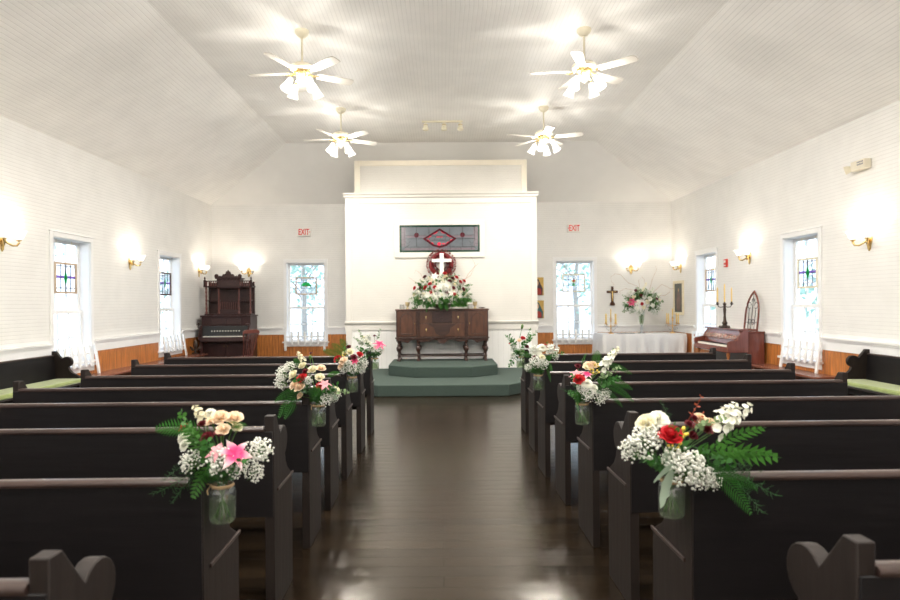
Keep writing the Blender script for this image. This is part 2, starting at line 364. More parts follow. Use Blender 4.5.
# pine wainscot, chair rail and baseboard between the windows
tn = [0]
def trim(b, m, bevel=0.0):
    tn[0] += 1; return struct(b.done('trim_%d' % tn[0], m, smooth=bool(bevel), bevel=bevel))
def spans(a0, a1, holes, half):
    out, s = [], a0
    for h in sorted(holes): out.append((s, h-half)); s = h+half
    out.append((s, a1)); return out
for side, ws in ((-1, left_w), (1, right_w)):
    X = side*W; b = MB(); w1 = MB(); cap = MB()
    def sx(b, d0, d1, u, v, z0, z1): b.box(min(X-side*d0, X-side*d1), max(X-side*d0, X-side*d1), u, v, z0, z1)
    for u, v in spans(Y0, D, ws, 0.478):
        sx(b, 0.0, 0.012, u, v, 0, 0.76); sx(w1, 0.0, 0.022, u, v, 0.75, 0.895)
        sx(cap, 0.0, 0.05, u, v, 0.895, 0.92); sx(cap, 0.0, 0.035, u, v, 0.87, 0.895)
    for h in ws: sx(b, 0.0, 0.012, h-0.478, h+0.478, 0, 0.50)
    trim(b, M['wains_y']); trim(w1, M['trim']); trim(cap, M['trim'])
b = MB(); w1 = MB(); cap = MB()
for u, v in spans(-W, W, back_w, 0.478):
    b.box(u, v, D-0.012, D, 0, 0.76); w1.box(u, v, D-0.022, D, 0.74, 0.865); cap.box(u, v, D-0.05, D, 0.865, 0.89); cap.box(u, v, D-0.035, D, 0.84, 0.865)
for h in back_w: b.box(h-0.478, h+0.478, D-0.012, D, 0, 0.50)
trim(b, M['wains_x']); trim(w1, M['trim']); trim(cap, M['trim'])

# ---- windows
def make_window():
    r = thing('window', 'tall white sash window', 'window')
    h = OPW/2; T = 0.10
    b = MB(); b.box(-h-0.058, -h+0.005, -0.022, 0.0, OZ0-0.04, OZ1+0.058).box(h-0.005, h+0.058, -0.022, 0.0, OZ0-0.04, OZ1+0.058).box(-h+0.005, h-0.005, -0.022, 0.0, OZ1-0.005, OZ1+0.058).box(-h-0.07, h+0.07, -0.03, 0.0, OZ1+0.058, OZ1+0.075)
    b.done('casing', M['trim'], r, bevel=0.003)
    b = MB(); b.box(-h, -h+0.012, 0, 0.2, OZ0, OZ1).box(h-0.012, h, 0, 0.2, OZ0, OZ1).box(-h, h, 0, 0.2, OZ1-0.012, OZ1).box(-h, h, 0, 0.2, OZ0, OZ0+0.012)
    b.done('jamb', M['trim'], r, smooth=False)
    b = MB(); b.box(-h-0.085, h+0.085, -0.065, T, OZ0-0.012, OZ0+0.018).box(-h-0.058, h+0.058, -0.025, 0, OZ0-0.09, OZ0-0.012)
    b.done('sill', M['trim'], r, bevel=0.003)
    def sash(name, z0, z1, y, rows):
        b = MB(); f = 0.042; x0, x1 = -h+0.012, h-0.012
        b.box(x0, x0+f, y, y+0.03, z0, z1).box(x1-f, x1, y, y+0.03, z0, z1).box(x0+f, x1-f, y, y+0.03, z0, z0+f*1.1).box(x0+f, x1-f, y, y+0.03, z1-f, z1)
        for i in (1, 2):
            xx = x0+f + (x1-x0-2*f)*i/3; b.box(xx-0.009, xx+0.009, y+0.004, y+0.026, z0+f, z1-f)
        for i in range(1, rows):
            zz = z0+f + (z1-z0-2*f)*i/rows; b.box(x0+f, x1-f, y+0.005, y+0.025, zz-0.009, zz+0.009)
        s = b.done(name, M['trim'], r, smooth=False)
        MB().box(x0+f*0.5, x1-f*0.5, y+0.013, y+0.017, z0+f*0.5, z1-f*0.5).done('pane', M['glass'], s, smooth=False)
    sash('upper_sash', 1.30, OZ1-0.012, T+0.045, 3)
    sash('lower_sash', OZ0+0.018, 1.335, T+0.008, 2)
    return r
win0 = make_window(); k = 0
for ws, fn in ((back_w, lambda h: ((h, D, 0), 0)), (left_w, lambda h: ((-W, h, 0), PI/2)), (right_w, lambda h: ((W, h, 0), -PI/2))):
    for h in ws:
        loc, rz = fn(h); k += 1
        o = win0 if k == 1 else dup(win0)
        o.name = 'window_%d' % k; o.location = loc; o.rotation_euler.z = rz
        if 'category' in o: del o['category']
        if 'label' in o: del o['label']
        struct(o)
        # daylight sampling aid: a portal in the opening (gives no light of its own)
        ld = bpy.data.lights.new('portal', 'AREA'); ld.shape = 'RECTANGLE'; ld.size = OPW; ld.size_y = OZ1-OZ0; ld.cycles.is_portal = True
        lo = bpy.data.objects.new('portal', ld); C.objects.link(lo)
        lo.matrix_world = Matrix.Translation(loc) @ Matrix.Rotation(rz, 4, 'Z') @ Matrix.Translation((0, 0.21, (OZ0+OZ1)/2)) @ Matrix.Rotation(-PI/2, 4, 'X')

# ---- the altar wall and the boxed panel above it
AY = 11.5
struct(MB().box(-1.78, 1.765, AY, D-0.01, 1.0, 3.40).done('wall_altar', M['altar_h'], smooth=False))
struct(MB().box(-1.78, 1.765, AY, D-0.01, 0.0, 1.0).done('wall_altar_lower', M['wall_v'], smooth=False))
b = MB(); b.box(-1.81, -1.70, AY-0.02, AY+0.3, 0, 3.38).box(1.685, 1.795, AY-0.02, AY+0.3, 0, 3.38).box(-1.70, 1.685, AY-0.018, AY, 3.28, 3.38)
trim(b, M['altar_paint'], 0.003)
b = MB(); b.prism([(AY-0.02,3.38),(AY-0.045,3.40),(AY-0.05,3.43),(AY-0.08,3.455),(AY-0.08,3.475),(D-0.02,3.475),(D-0.02,3.38)], -1.84, 1.825, 'X'); trim(b, M['altar_paint'])
b = MB(); b.prism([(AY,0.90),(AY-0.018,0.90),(AY-0.018,1.0),(AY-0.04,1.02),(AY-0.05,1.05),(AY-0.03,1.06),(AY,1.06)], -1.83, 1.815, 'X'); trim(b, M['altar_paint'])
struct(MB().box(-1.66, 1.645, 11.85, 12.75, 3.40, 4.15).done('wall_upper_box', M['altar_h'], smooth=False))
b = MB(); b.box(-1.68, -1.575, 11.825, 11.9, 3.47, 4.17).box(1.56, 1.665, 11.825, 11.9, 3.47, 4.17).box(-1.575, 1.56, 11.825, 11.9, 4.07, 4.17)
trim(b, M['cream'], 0.003)
b = MB(); b.box(-0.60, -0.59, 12.0, 12.02, 4.2, 4.45)
b.bm.free()
# altar platform: two carpeted steps
lo_ = [(-3.0,11.5),(-3.0,10.6),(-1.75,10.05),(-0.95,9.08),(0.98,9.08),(1.78,10.05),(3.0,10.6),(3.0,11.5)]
lo_ = [(-1.8,11.49),(-1.8,10.0),(-0.97,9.12),(0.99,9.12),(1.8,10.0),(1.8,11.49)]
tag(MB().prism(lo_, 0, 0.175, 'Z').done('altar_platform', M['carpet'], smooth=True, bevel=0.012), 'wide lower platform step covered in dark green carpet on the wooden floor', 'platform')
up_ = [(-0.92,11.49),(-0.92,10.38),(-0.46,10.02),(0.48,10.02),(0.94,10.38),(0.94,11.49)]
tag(MB().prism(up_, 0.175, 0.35, 'Z').done('altar_step', M['carpet'], smooth=True, bevel=0.012), 'smaller upper step in dark green carpet under the sideboard', 'step')

# ---- outside: lawn and trees seen through the glass
struct(MB().box(-60, 60, -40, 80, -0.7, -0.6).done('ground', M['grass'], smooth=False))
def tree_crown(seed, n=700, r=1.7):
    rnd = random.Random(seed); b = MB(); clumps = [(Vector((rnd.uniform(-1,1)*r*0.7, rnd.uniform(-1,1)*r*0.7, rnd.uniform(-0.7,1.0)*r)), rnd.uniform(0.4,0.8)*r*0.7) for _ in range(12)]
    for i in range(n):
        cc, cr_ = rnd.choice(clumps); d = Vector((rnd.gauss(0,1), rnd.gauss(0,1), rnd.gauss(0,1))).normalized()*cr_*rnd.uniform(0.5,1)
        m = Matrix.Translation(cc+d) @ align((rnd.uniform(-1,1),rnd.uniform(-1,1),rnd.uniform(-1,1)), rnd.uniform(0,6)); s = rnd.uniform(0.07,0.13)
        b.poly([(0,-s,0),(s*0.6,0,s*0.2),(0,s,0),(-s*0.6,0,s*0.2)], m)
    return b
t0 = thing('tree', 'x', 'tree'); 
tree_crown(3).done('crown', M['tree'], t0, smooth=False, loc=(0,0,2.8), fix=False)
b = MB().tube([(0,0,-0.65),(0.05,0,0.8),(0.0,0.05,2.0),(0.1,0,3.6)], [0.14,0.11,0.09,0.04], 8)
for i in range(6):
    a = i*1.1; b.tube([(0,0,1.6+0.25*i),(0.5*math.cos(a),0.5*math.sin(a),2.1+0.28*i),(1.1*math.cos(a),1.1*math.sin(a),2.4+0.3*i)], [0.04,0.03,0.012], 5)
b.done('trunk', M['bark'], t0)
spots = [(-9.0, 12.5, 0.9, 'tree outside the near window of the left wall'), (-9.2, 18.2, 1.0, 'tree outside the far window of the left wall'), (-4.6, 20.5, 0.9, 'tree beyond the window beside the pump organ'),
         (9.3, 12.8, 0.9, 'tree outside the near window of the right wall'), (9.4, 18.6, 1.0, 'tree outside the far window of the right wall'), (4.6, 21.0, 0.9, 'tree beyond the window beside the icons'),
         (-14.6, 14.2, 1.1, 'tree further off beyond the near window at left'), (15.0, 14.8, 1.1, 'tree further off beyond the near window at right')]
for i, (x, y, s, lb) in enumerate(spots):
    o = t0 if i == 0 else dup(t0)
    o.location = (x, y, 0); o.scale = (s, s, s); o.rotation_euler.z = i*1.3; o['label'] = 'pale green leafy ' + lb; o['group'] = 'trees outside the windows'

# ================================================================ PEWS
def pew_outline():
    pts = [(0,0),(0,0.895),(0.045,0.895),(0.118,0.802)]
    for i in range(12):
        a = math.radians(142 - 19.5*i); pts.append((0.185+0.072*math.cos(a), 0.746+0.072*math.sin(a)))
    pts += [(0.212,0.672),(0.222,0.64),(0.256,0.60),(0.315,0.565),(0.345,0.548),(0.352,0.50),(0.352,0.0)]
    return pts
def make_pew(length=2.04):
    r = thing('church_pew', 'x', 'pew'); h = length/2; t = 0.042
    for s in (-1, 1):
        e = MB().prism(pew_outline(), s*h-t/2, s*h+t/2, 'X').done('end_panel', M['pew_end'], r, bevel=0.004)
        MB().prism([(0.05,0.542),(0.350,0.542),(0.355,0.548),(0.350,0.556),(0.05,0.556)], s*(h+t/2), s*(h+t/2+0.007), 'X').done('arm_moulding', M['pew_rail'], e, bevel=0.002)
    h -= t/2
    MB().prism([(0.055,0.44),(-0.006,0.44),(-0.006,0.825),(0.030,0.825)], -h-t+0.004, h+t-0.004, 'X').done('backrest', M['pew'], r, bevel=0.002)
    MB().prism([(-0.010,0.825),(-0.013,0.832),(-0.011,0.840),(-0.003,0.845),(0.028,0.845),(0.036,0.839),(0.036,0.830),(0.030,0.825)], -h, h, 'X').done('top_rail', M['pew_rail'], r, ang=60)
    MB().prism([(0.045,0.425),(0.385,0.437),(0.395,0.447),(0.385,0.462),(0.045,0.452)], -h, h, 'X').done('seat', M['pew_end'], r, bevel=0.002)
    b = MB(); b.box(-h, h, 0.30, 0.322, 0.36, 0.425); 
    for x in (-0.02,): b.box(x-0.02, x+0.02, 0.06, 0.36, 0.0, 0.43)
    b.done('seat_support', M['pew'], r, smooth=False)
    return r
pew0 = make_pew()
LA, RA, PL = -0.786, 0.815, 2.04
depth_l = [1.22, 1.94, 2.755, 3.485, 4.13, 4.83, 5.69, 6.47]
depth_r = [1.27, 1.955, 2.775, 3.47, 4.20, 4.86, 5.69, 6.52]
ordl = ['nearest the camera, cut off below', 'carrying the pink lily jar', 'just ahead of the pink lily jar', 'fourth from the camera, carrying a jar', 'fifth from the camera', 'sixth from the camera, carrying a jar', 'second from the altar', 'frontmost, before the pump organ']
ordr = ['nearest the camera, cut off below', 'carrying the large red rose jar', 'just ahead of the large red rose jar', 'fourth from the camera, carrying a jar', 'fifth from the camera', 'sixth from the camera, carrying a jar', 'second from the altar', 'frontmost, before the linen table']
first = True; R_OFF = [0.065, 0.0, 0.055, 0.055, 0.045, 0.02, 0.06, 0.09]
for side, ds, labs, ax, sg_, rot in (('left', depth_l, ordl, LA, -1, math.radians(0.8)), ('right', depth_r, ordr, RA, 1, math.radians(0.9))):
    for i, y in enumerate(ds):
        o = pew0 if first else dup(pew0); first = False
        inner = abs(ax) + (0.025 if i == 0 else 0) if sg_ < 0 else ax + R_OFF[i]
        outer = ([2.86, 2.86, 2.86, 2.86, 2.87, 2.83, 2.87, 2.92] if sg_ < 0 else [2.86, 2.82, 2.82, 2.82, 2.79, 2.81, 2.88, 2.92])[i]
        k_ = (outer - inner)/2.04; o.scale = (k_, 1, 1)
        o.location = (sg_*(inner + outer)/2, y + sg_*PL/2*math.sin(rot), 0); o.rotation_euler.z = rot
        o['label'] = 'dark pew in the %s block, %s' % (side, labs[i]); o['group'] = 'pews facing the altar, %s of the aisle' % side
# two pews set against the side walls, with cushions
for sx_, yf, side in ((-1, 7.78, 'left'), (1, 7.12, 'right')):
    o = dup(pew0); rz = -PI/2 if sx_ < 0 else PI/2
    o.location = (sx_*4.94, yf - 1.071, 0); o.rotation_euler.z = rz; o.scale = (1, 1, 0.925)
    o['label'] = 'dark wooden pew standing lengthwise against the %s wall under a green cushion' % side; o['group'] = 'pews along the side walls'
    b = MB().box(-1.02, 1.02, 0.05, 0.40, 0.0, 0.055)
    c_ = b.done('seat_cushion', M['green_cushion'], bevel=0.018, loc=(sx_*4.94, yf-1.071, 0.4285)); c_.rotation_euler.z = rz
    tag(c_, 'long sage green cushion on the pew against the %s wall' % side, 'cushion')
# plain wooden benches under the windows
for sx_, y0, y1, side in ((-1, 7.85, 12.05, 'left'), (1, 7.60, 9.28, 'right')):
    r = thing('wall_bench', 'low reddish wooden bench along the %s wall below the window' % side, 'bench', (sx_*4.80, (y0+y1)/2, 0))
    h = (y1-y0)/2
    MB().box(-0.17, 0.17, -h, h, 0.41, 0.44).done('seat', M['bench'], r, bevel=0.006)
    for yy in (-h+0.12, 0, h-0.12): MB().prism([(-0.15,0),(-0.10,0),(0,0.10),(0.10,0),(0.15,0),(0.13,0.41),(-0.13,0.41)], yy-0.018, yy+0.018, 'Y').done('leg', M['bench'], r, bevel=0.003)
    MB().box(-0.012, 0.012, -h+0.1, h-0.1, 0.33, 0.41).done('apron', M['bench'], r, bevel=0.002)

# ================================================================ SIDEBOARD
sb = thing('sideboard', 'dark walnut sideboard on turned legs standing on the green step', 'sideboard', (0.0, 11.05, 0.35))
hw = 0.835
b = MB().prism([(-hw,-0.0),(hw,0.0),(hw,0.42),(-hw,0.42)], 0.43, 0.915, 'Z'); b.done('carcass', M['walnut'], sb, bevel=0.004)
MB().box(-hw-0.015, hw+0.015, -0.02, 0.43, 0.915, 0.945).done('top', M['walnut_l'], sb, bevel=0.008)
MB().box(-hw-0.018, hw+0.018, -0.02, 0.43, 0.405, 0.432).done('base_moulding', M['walnut'], sb, bevel=0.006)
ap = [(-hw,0.405),(hw,0.405)]; n = 60
for i in range(n+1):
    t = 1-2*i/n; u = abs(t)
    z = 0.365 - 0.022*math.cos(u*PI*5.0) - (0.03 if u < 0.08 else 0) - (0.02 if 0.70 < u < 0.80 else 0)
    if u > 0.93: z = 0.36
    ap.append((t*hw, z))
MB().prism(ap, -0.006, 0.012, 'Y').done('scalloped_apron', M['walnut'], sb, bevel=0.002)
for sx_ in (-1, 1):
    d = MB().box(min(sx_*0.47, sx_*0.81), max(sx_*0.47, sx_*0.81), -0.014, 0, 0.45, 0.90).done('door', M['walnut_l'], sb, bevel=0.003)
    arch = [(-0.115,0.49),(0.115,0.49),(0.115,0.80)] + [(0.115-0.03, 0.81), (0.07, 0.845), (0.035, 0.85), (0.02, 0.875), (-0.02, 0.875), (-0.035, 0.85), (-0.07, 0.845), (-0.085, 0.81), (-0.115, 0.80)]
    b = MB(); cx = sx_*0.64
    for i in range(len(arch)):
        a_, b2 = arch[i], arch[(i+1) % len(arch)]; b.tube([(cx+a_[0],-0.016,a_[1]),(cx+b2[0],-0.016,b2[1])], 0.008, 6)
    b.done('door_moulding', M['walnut'], d)
    MB().lathe([(0.0,0),(0.011,0.004),(0.011,0.010),(0.006,0.016),(0.0,0.020)], 10, mx=Matrix.Translation((sx_*0.495,-0.014,0.68)) @ Matrix.Rotation(PI/2,4,'X')).done('knob', M['brass'], d)
    MB().box(min(sx_*0.415, sx_*0.455), max(sx_*0.415, sx_*0.455), -0.02, 0, 0.432, 0.915).done('pilaster', M['walnut'], sb, bevel=0.004)
    dr = MB().box(min(sx_*0.18, sx_*0.405), max(sx_*0.18, sx_*0.405), -0.014, 0, 0.69, 0.90).done('drawer', M['walnut_l'], sb, bevel=0.003)
    MB().lathe([(0.012,0),(0.012,0.003),(0.005,0.008)], 10, mx=Matrix.Translation((sx_*0.29,-0.014,0.80)) @ Matrix.Rotation(PI/2,4,'X')).tube([(sx_*0.29,-0.022,0.80),(sx_*0.29,-0.026,0.775),(sx_*0.29,-0.022,0.755)], 0.005).done('drop_pull', M['brass'], dr)
MB().box(-0.17, 0.17, -0.016, 0, 0.70, 0.90).done('carved_panel', M['rose_carve'], sb, bevel=0.004)
dr = MB().box(-0.405, 0.405, -0.014, 0, 0.445, 0.68).done('long_drawer', M['walnut_l'], sb, bevel=0.003)
MB().prism([(-0.26,0.67),(0.26,0.67),(0.15,0.60),(0.12,0.50),(0.04,0.455),(-0.04,0.455),(-0.12,0.50),(-0.15,0.60)], -0.022, -0.014, 'Y').done('veneer_shield', M['walnut'], dr, bevel=0.002)
for sx_ in (-1, 1):
    MB().lathe([(0.012,0),(0.012,0.003),(0.005,0.008)], 10, mx=Matrix.Translation((sx_*0.29,-0.014,0.575)) @ Matrix.Rotation(PI/2,4,'X')).tube([(sx_*0.29,-0.022,0.575),(sx_*0.29,-0.026,0.55),(sx_*0.29,-0.022,0.53)], 0.005).done('drop_pull', M['brass'], dr)
legp = [(0.032,0),(0.036,0.012),(0.026,0.03),(0.020,0.045),(0.020,0.085),(0.028,0.10),(0.020,0.115),(0.018,0.15),(0.024,0.165),(0.042,0.195),(0.048,0.23),(0.042,0.258),(0.024,0.272),(0.034,0.29),(0.022,0.305),(0.022,0.33),(0.034,0.345),(0.034,0.405)]
for x in (-0.79, -0.435, 0.435, 0.79):
    for y in (0.035, 0.385):
        MB().lathe(legp, 14, c=(x, y, 0)).done('leg', M['walnut'], sb, ang=50)
b = MB().box(-0.79, 0.79, 0.022, 0.048, 0.082, 0.102); b.box(-0.79, 0.79, 0.372, 0.398, 0.082, 0.102)
for x in (-0.79, 0.79): b.box(x-0.012, x+0.012, 0.035, 0.385, 0.082, 0.102)
b.done('stretcher', M['walnut'], sb, bevel=0.003)

# ---- white cross and wreath behind the flowers
cr_ = thing('altar_cross', 'plain white cross standing on the sideboard behind the flowers', 'cross', (0.0, 11.33, 1.295))
MB().box(-0.038, 0.038, -0.015, 0.015, 0.0, 1.03).done('upright', M['paint'], cr_, bevel=0.004)
MB().box(-0.185, 0.185, -0.019, 0.012, 0.865, 0.925).done('crossbar', M['paint'], cr_, bevel=0.004)
rnd = random.Random(5); b = MB()
b.tube([(0.19*math.cos(a*PI/12), 0, 0.19*math.sin(a*PI/12)) for a in range(25)], 0.045, 8)
for i in range(1500):
    a = rnd.uniform(0, 2*PI); t = rnd.uniform(0, 2*PI); R = 0.19 + 0.078*math.cos(t); p = Vector((R*math.cos(a), 0.035*math.sin(t), R*math.sin(a)))
    d = Vector((math.cos(a+rnd.uniform(-.9,.9))*math.cos(t), math.sin(t), math.sin(a+rnd.uniform(-.9,.9))*math.cos(t))) + Vector((rnd.uniform(-.6,.6),-0.4,rnd.uniform(-.6,.6)))
    m = Matrix.Translation(p) @ align(d, rnd.uniform(0,6)); s = rnd.uniform(0.012,0.022)
    b.poly([(0,0,0),(s*0.5,0,s*0.6),(0,s*0.2,s*1.4),(-s*0.5,0,s*0.6)], m)
o = b.done('wreath', M['wreath'], smooth=False, loc=(-0.01, 11.43, 2.125), fix=False)
tag(o, 'round wreath of dark red leaves on the altar wall behind the white cross', 'wreath')

# ---- long stained glass panel in the altar wall
g = thing('stained_glass_panel', 'wide grey stained glass panel with a burgundy diamond above the white cross', 'stained glass', (-0.035, AY, 2.612))
gw, gh = 0.755, 0.255
fr = MB(); fr.box(-gw-0.09, gw+0.09, -0.03, 0, gh, gh+0.10).box(-gw-0.09, gw+0.09, -0.03, 0, -gh-0.10, -gh).box(-gw-0.10, -gw, -0.03, 0, -gh, gh).box(gw, gw+0.10, -0.03, 0, -gh, gh)
fr.done('white_frame', M['altar_paint'], g, bevel=0.004)
MB().box(-gw, gw, -0.012, -0.004, -gh, gh).done('grey_glass', M['sgw_grey'], g, smooth=False)
b = MB()
for x0, x1, z0, z1 in ((-0.66,0.66,-gh+0.03,-gh+0.085),(-0.72,-0.64,-0.14,0.215),(0.64,0.72,-0.14,0.215),(0.22,0.62,0.02,0.07),(-0.62,-0.22,0.02,0.07)): b.box(x0,x1,-0.0135,-0.012,z0,z1)
b.done('mauve_glass', M['sgw_mauve'], g, smooth=False)
b = MB(); e = 0.036; b.box(-gw, gw, -0.017, -0.012, gh-e, gh).box(-gw, gw, -0.017, -0.012, -gh, -gh+e).box(-gw, -gw+e, -0.017, -0.012, -gh+e, gh-e).box(gw-e, gw, -0.017, -0.012, -gh+e, gh-e)
b.done('green_border', M['sgw_green'], g, smooth=False)
dw, dh = 0.32, 0.195; th = 0.045
b = MB()
P = [(-dw,0),(0,dh),(dw,0),(0.13,-0.14),(0.0,-0.175),(-0.13,-0.14)]
Q = [(x*0.80, z*0.78) for x, z in P]
for i in range(6):
    j = (i+1) % 6; b.prism([P[i],P[j],Q[j],Q[i]], -0.019, -0.0135, 'Y')
for x in (-0.435, 0.43): b.lathe([(0.0001,0),(0.045,0),(0.045,0.006),(0.0001,0.006)], 20, mx=Matrix.Translation((x,-0.0125,0.07)) @ Matrix.Rotation(PI/2,4,'X'))
b.done('burgundy_glass', M['sgw_burg'], g, smooth=False)
b = MB()
for i in range(6):
    j = (i+1) % 6
    if i in (0,1,2,5): 
        q1, q2 = Vector(Q[i]), Vector(Q[j]); 
        for t0_, t1_ in ((0.1,0.35),(0.55,0.85)): 
            a_, c_ = q1.lerp(q2, t0_), q1.lerp(q2, t1_); MB().prism([tuple(a_), tuple(c_), tuple(c_*0.93), tuple(a_*0.93)], -0.0175, -0.0135, 'Y').done('red_strip', M['sgw_red'], g, smooth=False)
MB().box(-0.06, 0.06, -0.0155, -0.0135, 0.025, 0.038).done('red_bar', M['sgw_red'], g, smooth=False)
MB().box(0.04,0.10,-0.0175,-0.0135,-0.105,-0.085).done('red_bar', M['sgw_red'], g, smooth=False)
b.lathe([(0.0001,0),(0.034,0),(0.034,0.006),(0.0001,0.006)], 9, mx=Matrix.Translation((-0.01,-0.0125,-0.10)) @ Matrix.Rotation(PI/2,4,'X'))
b.done('red_rosette', M['sgw_red'], g, smooth=False)
b = MB(); yy = -0.0165
def ln(x0,z0,x1,z1,r=0.003): b.tube([(x0,yy,z0),(x1,yy,z1)], r, 4)
for x in (-0.66,0.66): ln(x,-0.16,x,0.215)
for x in (-0.435,0.43,-0.20,0.19): ln(x,-0.16,x,0.215 if abs(x) > .3 else 0.2)
ln(-0.66,-0.155,-0.14,-0.155); ln(0.14,-0.155,0.66,-0.155)
for s in (-1,1):
    ln(s*0.66,0.065,s*0.24,0.065); ln(s*0.66,0.0,s*0.32,0.0); ln(s*0.725,-0.215,s*0.60,-0.13)
    ln(s*0.66,-0.04,s*0.60,-0.10); ln(s*0.60,-0.10,s*0.55,-0.04); ln(s*0.62,-0.155,s*0.56,-0.10)
for x in (-0.55,-0.2,0.0,0.2,0.4,0.6): ln(x,-0.215,x,-0.16)
for z in (0.12,-0.02,-0.10): ln(-0.72,z,-0.66,z); ln(0.66,z,0.72,z)
ln(-0.15,0.05,0.15,0.05); ln(-0.19,-0.03,0.19,-0.03)
for x in (-0.1,0.0,0.1): ln(x,-0.03,x+0.03,0.05)
b.done('lead_lines', M['lead'], g, smooth=False)

# ---- small panels hung in the windows
def hung_panel(loc, rz, wd, ht, fm, kind, label):
    r = thing('stained_glass_panel', label, 'stained glass', loc, rz, 'small stained glass panels hung in the windows')
    a, z = wd/2, ht/2; f = 0.028
    MB().box(-a,a,-0.012,0.012,z-f,z).box(-a,a,-0.012,0.012,-z,-z+f).box(-a,-a+f,-0.012,0.012,-z+f,z-f).box(a-f,a,-0.012,0.012,-z+f,z-f).done('wood_frame', fm, r, bevel=0.002)
    a -= f; z -= f
    MB().box(-a,a,-0.002,0.002,-z,z).done('glass', M['sg_clear'], r, smooth=False)
    b = MB()
    for x in (-a*0.5, a*0.5, 0.0): b.box(x-0.003,x+0.003,-0.005,0.005,-z,z)
    for zz in ((0.0,) if kind == 'diamond' else (-z*0.3, z*0.45)): b.box(-a,a,-0.005,0.005,zz-0.003,zz+0.003)
    b.done('lead_lines', M['lead'], r, smooth=False)
    if kind == 'diamond':
        MB().prism([(0,-0.085),(0.034,0.005),(0,0.095),(-0.034,0.005)], -0.006, 0.006, 'Y').done('green_diamond', M['sg_green'], r, smooth=False)
        MB().box(-a,-0.036,-0.004,0.004,0.0,0.03).box(0.036,a,-0.004,0.004,0.0,0.03).done('violet_band', M['sg_purple'], r, smooth=False)
    elif kind == 'fan':
        MB().prism([(-0.11,0.0),(0.11,0.0),(0.075,0.06),(0,0.09),(-0.075,0.06)], -0.006, 0.006, 'Y').done('green_fan', M['sg_green'], r, smooth=False)
        MB().prism([(-0.03,-0.01),(0.03,-0.01),(0.0,0.03)], -0.008, 0.008, 'Y').done('amber_centre', M['sg_yellow'], r, smooth=False)
        b = MB()
        for i in range(5):
            t = PI*i/4; b.tube([(0,-0.007,0.0),(0.10*math.cos(t),-0.007,0.08*math.sin(t))], 0.003, 4)
        b.done('fan_leads', M['lead'], r, smooth=False)
    else:
        MB().lathe([(0.0001,0),(0.028,0),(0.028,0.012),(0.0001,0.012)], 8, mx=Matrix.Translation((0,0.006,0.05)) @ Matrix.Rotation(PI/2,4,'X')).done('red_bloom', M['sg_red'], r, smooth=False)
        MB().prism([(-0.06,0.08),(-0.035,0.03),(0.0,0.0),(0.035,0.03),(0.06,0.08),(0.03,0.055),(-0.03,0.055)], -0.005, 0.005, 'Y').done('amber_leaves', M['sg_yellow'], r, smooth=False)
        MB().prism([(-0.03,-0.06),(0.03,-0.06),(0.02,-0.01),(-0.02,-0.01)], -0.006, 0.006, 'Y').done('green_base', M['sg_green'], r, smooth=False)
    b = MB()
    for s in (-1, 1): b.tube([(s*a*0.8, 0, z+f), (s*a*0.8, 0.02, OZ1-0.012-loc[2])], 0.002, 4)
    b.done('hanging_wire', M['brass'], r)
hung_panel((-2.965, D+0.075, 1.795), 0, 0.47, 0.385, M['frame_wood'], 'fan', 'small framed glass panel with a green fan, in the window nearest the pump organ')
hung_panel((2.88, D+0.075, 1.815), 0, 0.50, 0.39, M['frame_cream'], 'flower', 'small cream framed glass panel with a red flower, in the window by the icons')
hung_panel((-W-0.075, 8.23, 1.775), PI/2, 0.48, 0.42, M['frame_wood'], 'diamond', 'small glass panel with green diamond, in the near window of the left wall')
hung_panel((-W-0.075, 11.18, 1.79), PI/2, 0.48, 0.42, M['walnut_l'], 'diamond', 'small glass panel with green diamond, in the far window of the left wall')
hung_panel((W+0.075, 8.46, 1.775), -PI/2, 0.46, 0.42, M['frame_cream'], 'diamond', 'small pale framed glass panel with green diamond, near window of the right wall')
hung_panel((W+0.075, 11.50, 1.79), -PI/2, 0.46, 0.42, M['frame_wood'], 'diamond', 'small glass panel with green diamond, in the far window of the right wall')

# ---- picket racks before every window
def make_picket():
    r = thing('picket_rack', 'x', 'picket rack', group='white picket racks before the windows')
    wd = 0.84
    for i in (0, 6):
        x = -wd/2 + wd*i/6; MB().box(x-0.024, x+0.024, -0.011, 0.011, 0.0, 0.415).done('post', M['trim'], r, bevel=0.002)
    for i in range(1, 6):
        x = -wd/2 + wd*i/6; MB().prism([(x-0.023,0.115),(x+0.023,0.115),(x+0.023,0.40),(x,0.42),(x-0.023,0.40)], -0.011, 0.011, 'Y').done('picket', M['trim'], r, bevel=0.002)
    for z in (0.19, 0.30): MB().box(-wd/2-0.025, wd/2+0.025, 0.011, 0.027, z-0.016, z+0.016).done('rail', M['trim'], r, bevel=0.002)
    return r
pk = make_picket()
plist = [((-2.965, D-0.097, 0.395), 0, 0, 'white picket rack hooked on the window sill between pump organ and altar wall'),
         ((2.885, D-0.097, 0.395), 0, 0, 'white picket rack hooked on the window sill between icons and linen table'),
         ((-W+0.125, 8.24, 0.441), PI/2, -0.14, 'white picket rack leaning at the near window of the left wall'),
         ((-W+0.125, 11.2, 0.441), PI/2, -0.14, 'white picket rack leaning at the far window of the left wall'),
         ((W-0.125, 8.38, 0.441), -PI/2, -0.14, 'white picket rack leaning at the near window of the right wall'),
         ((W-0.097, 11.52, 0.395), -PI/2, 0, 'white picket rack in the far window of the right wall, behind the small organ')]
for i, (loc, rz, tilt, lb) in enumerate(plist):
    o = pk if i == 0 else dup(pk)
    o.location = loc; o.rotation_euler = (tilt, 0, rz); o['label'] = lb

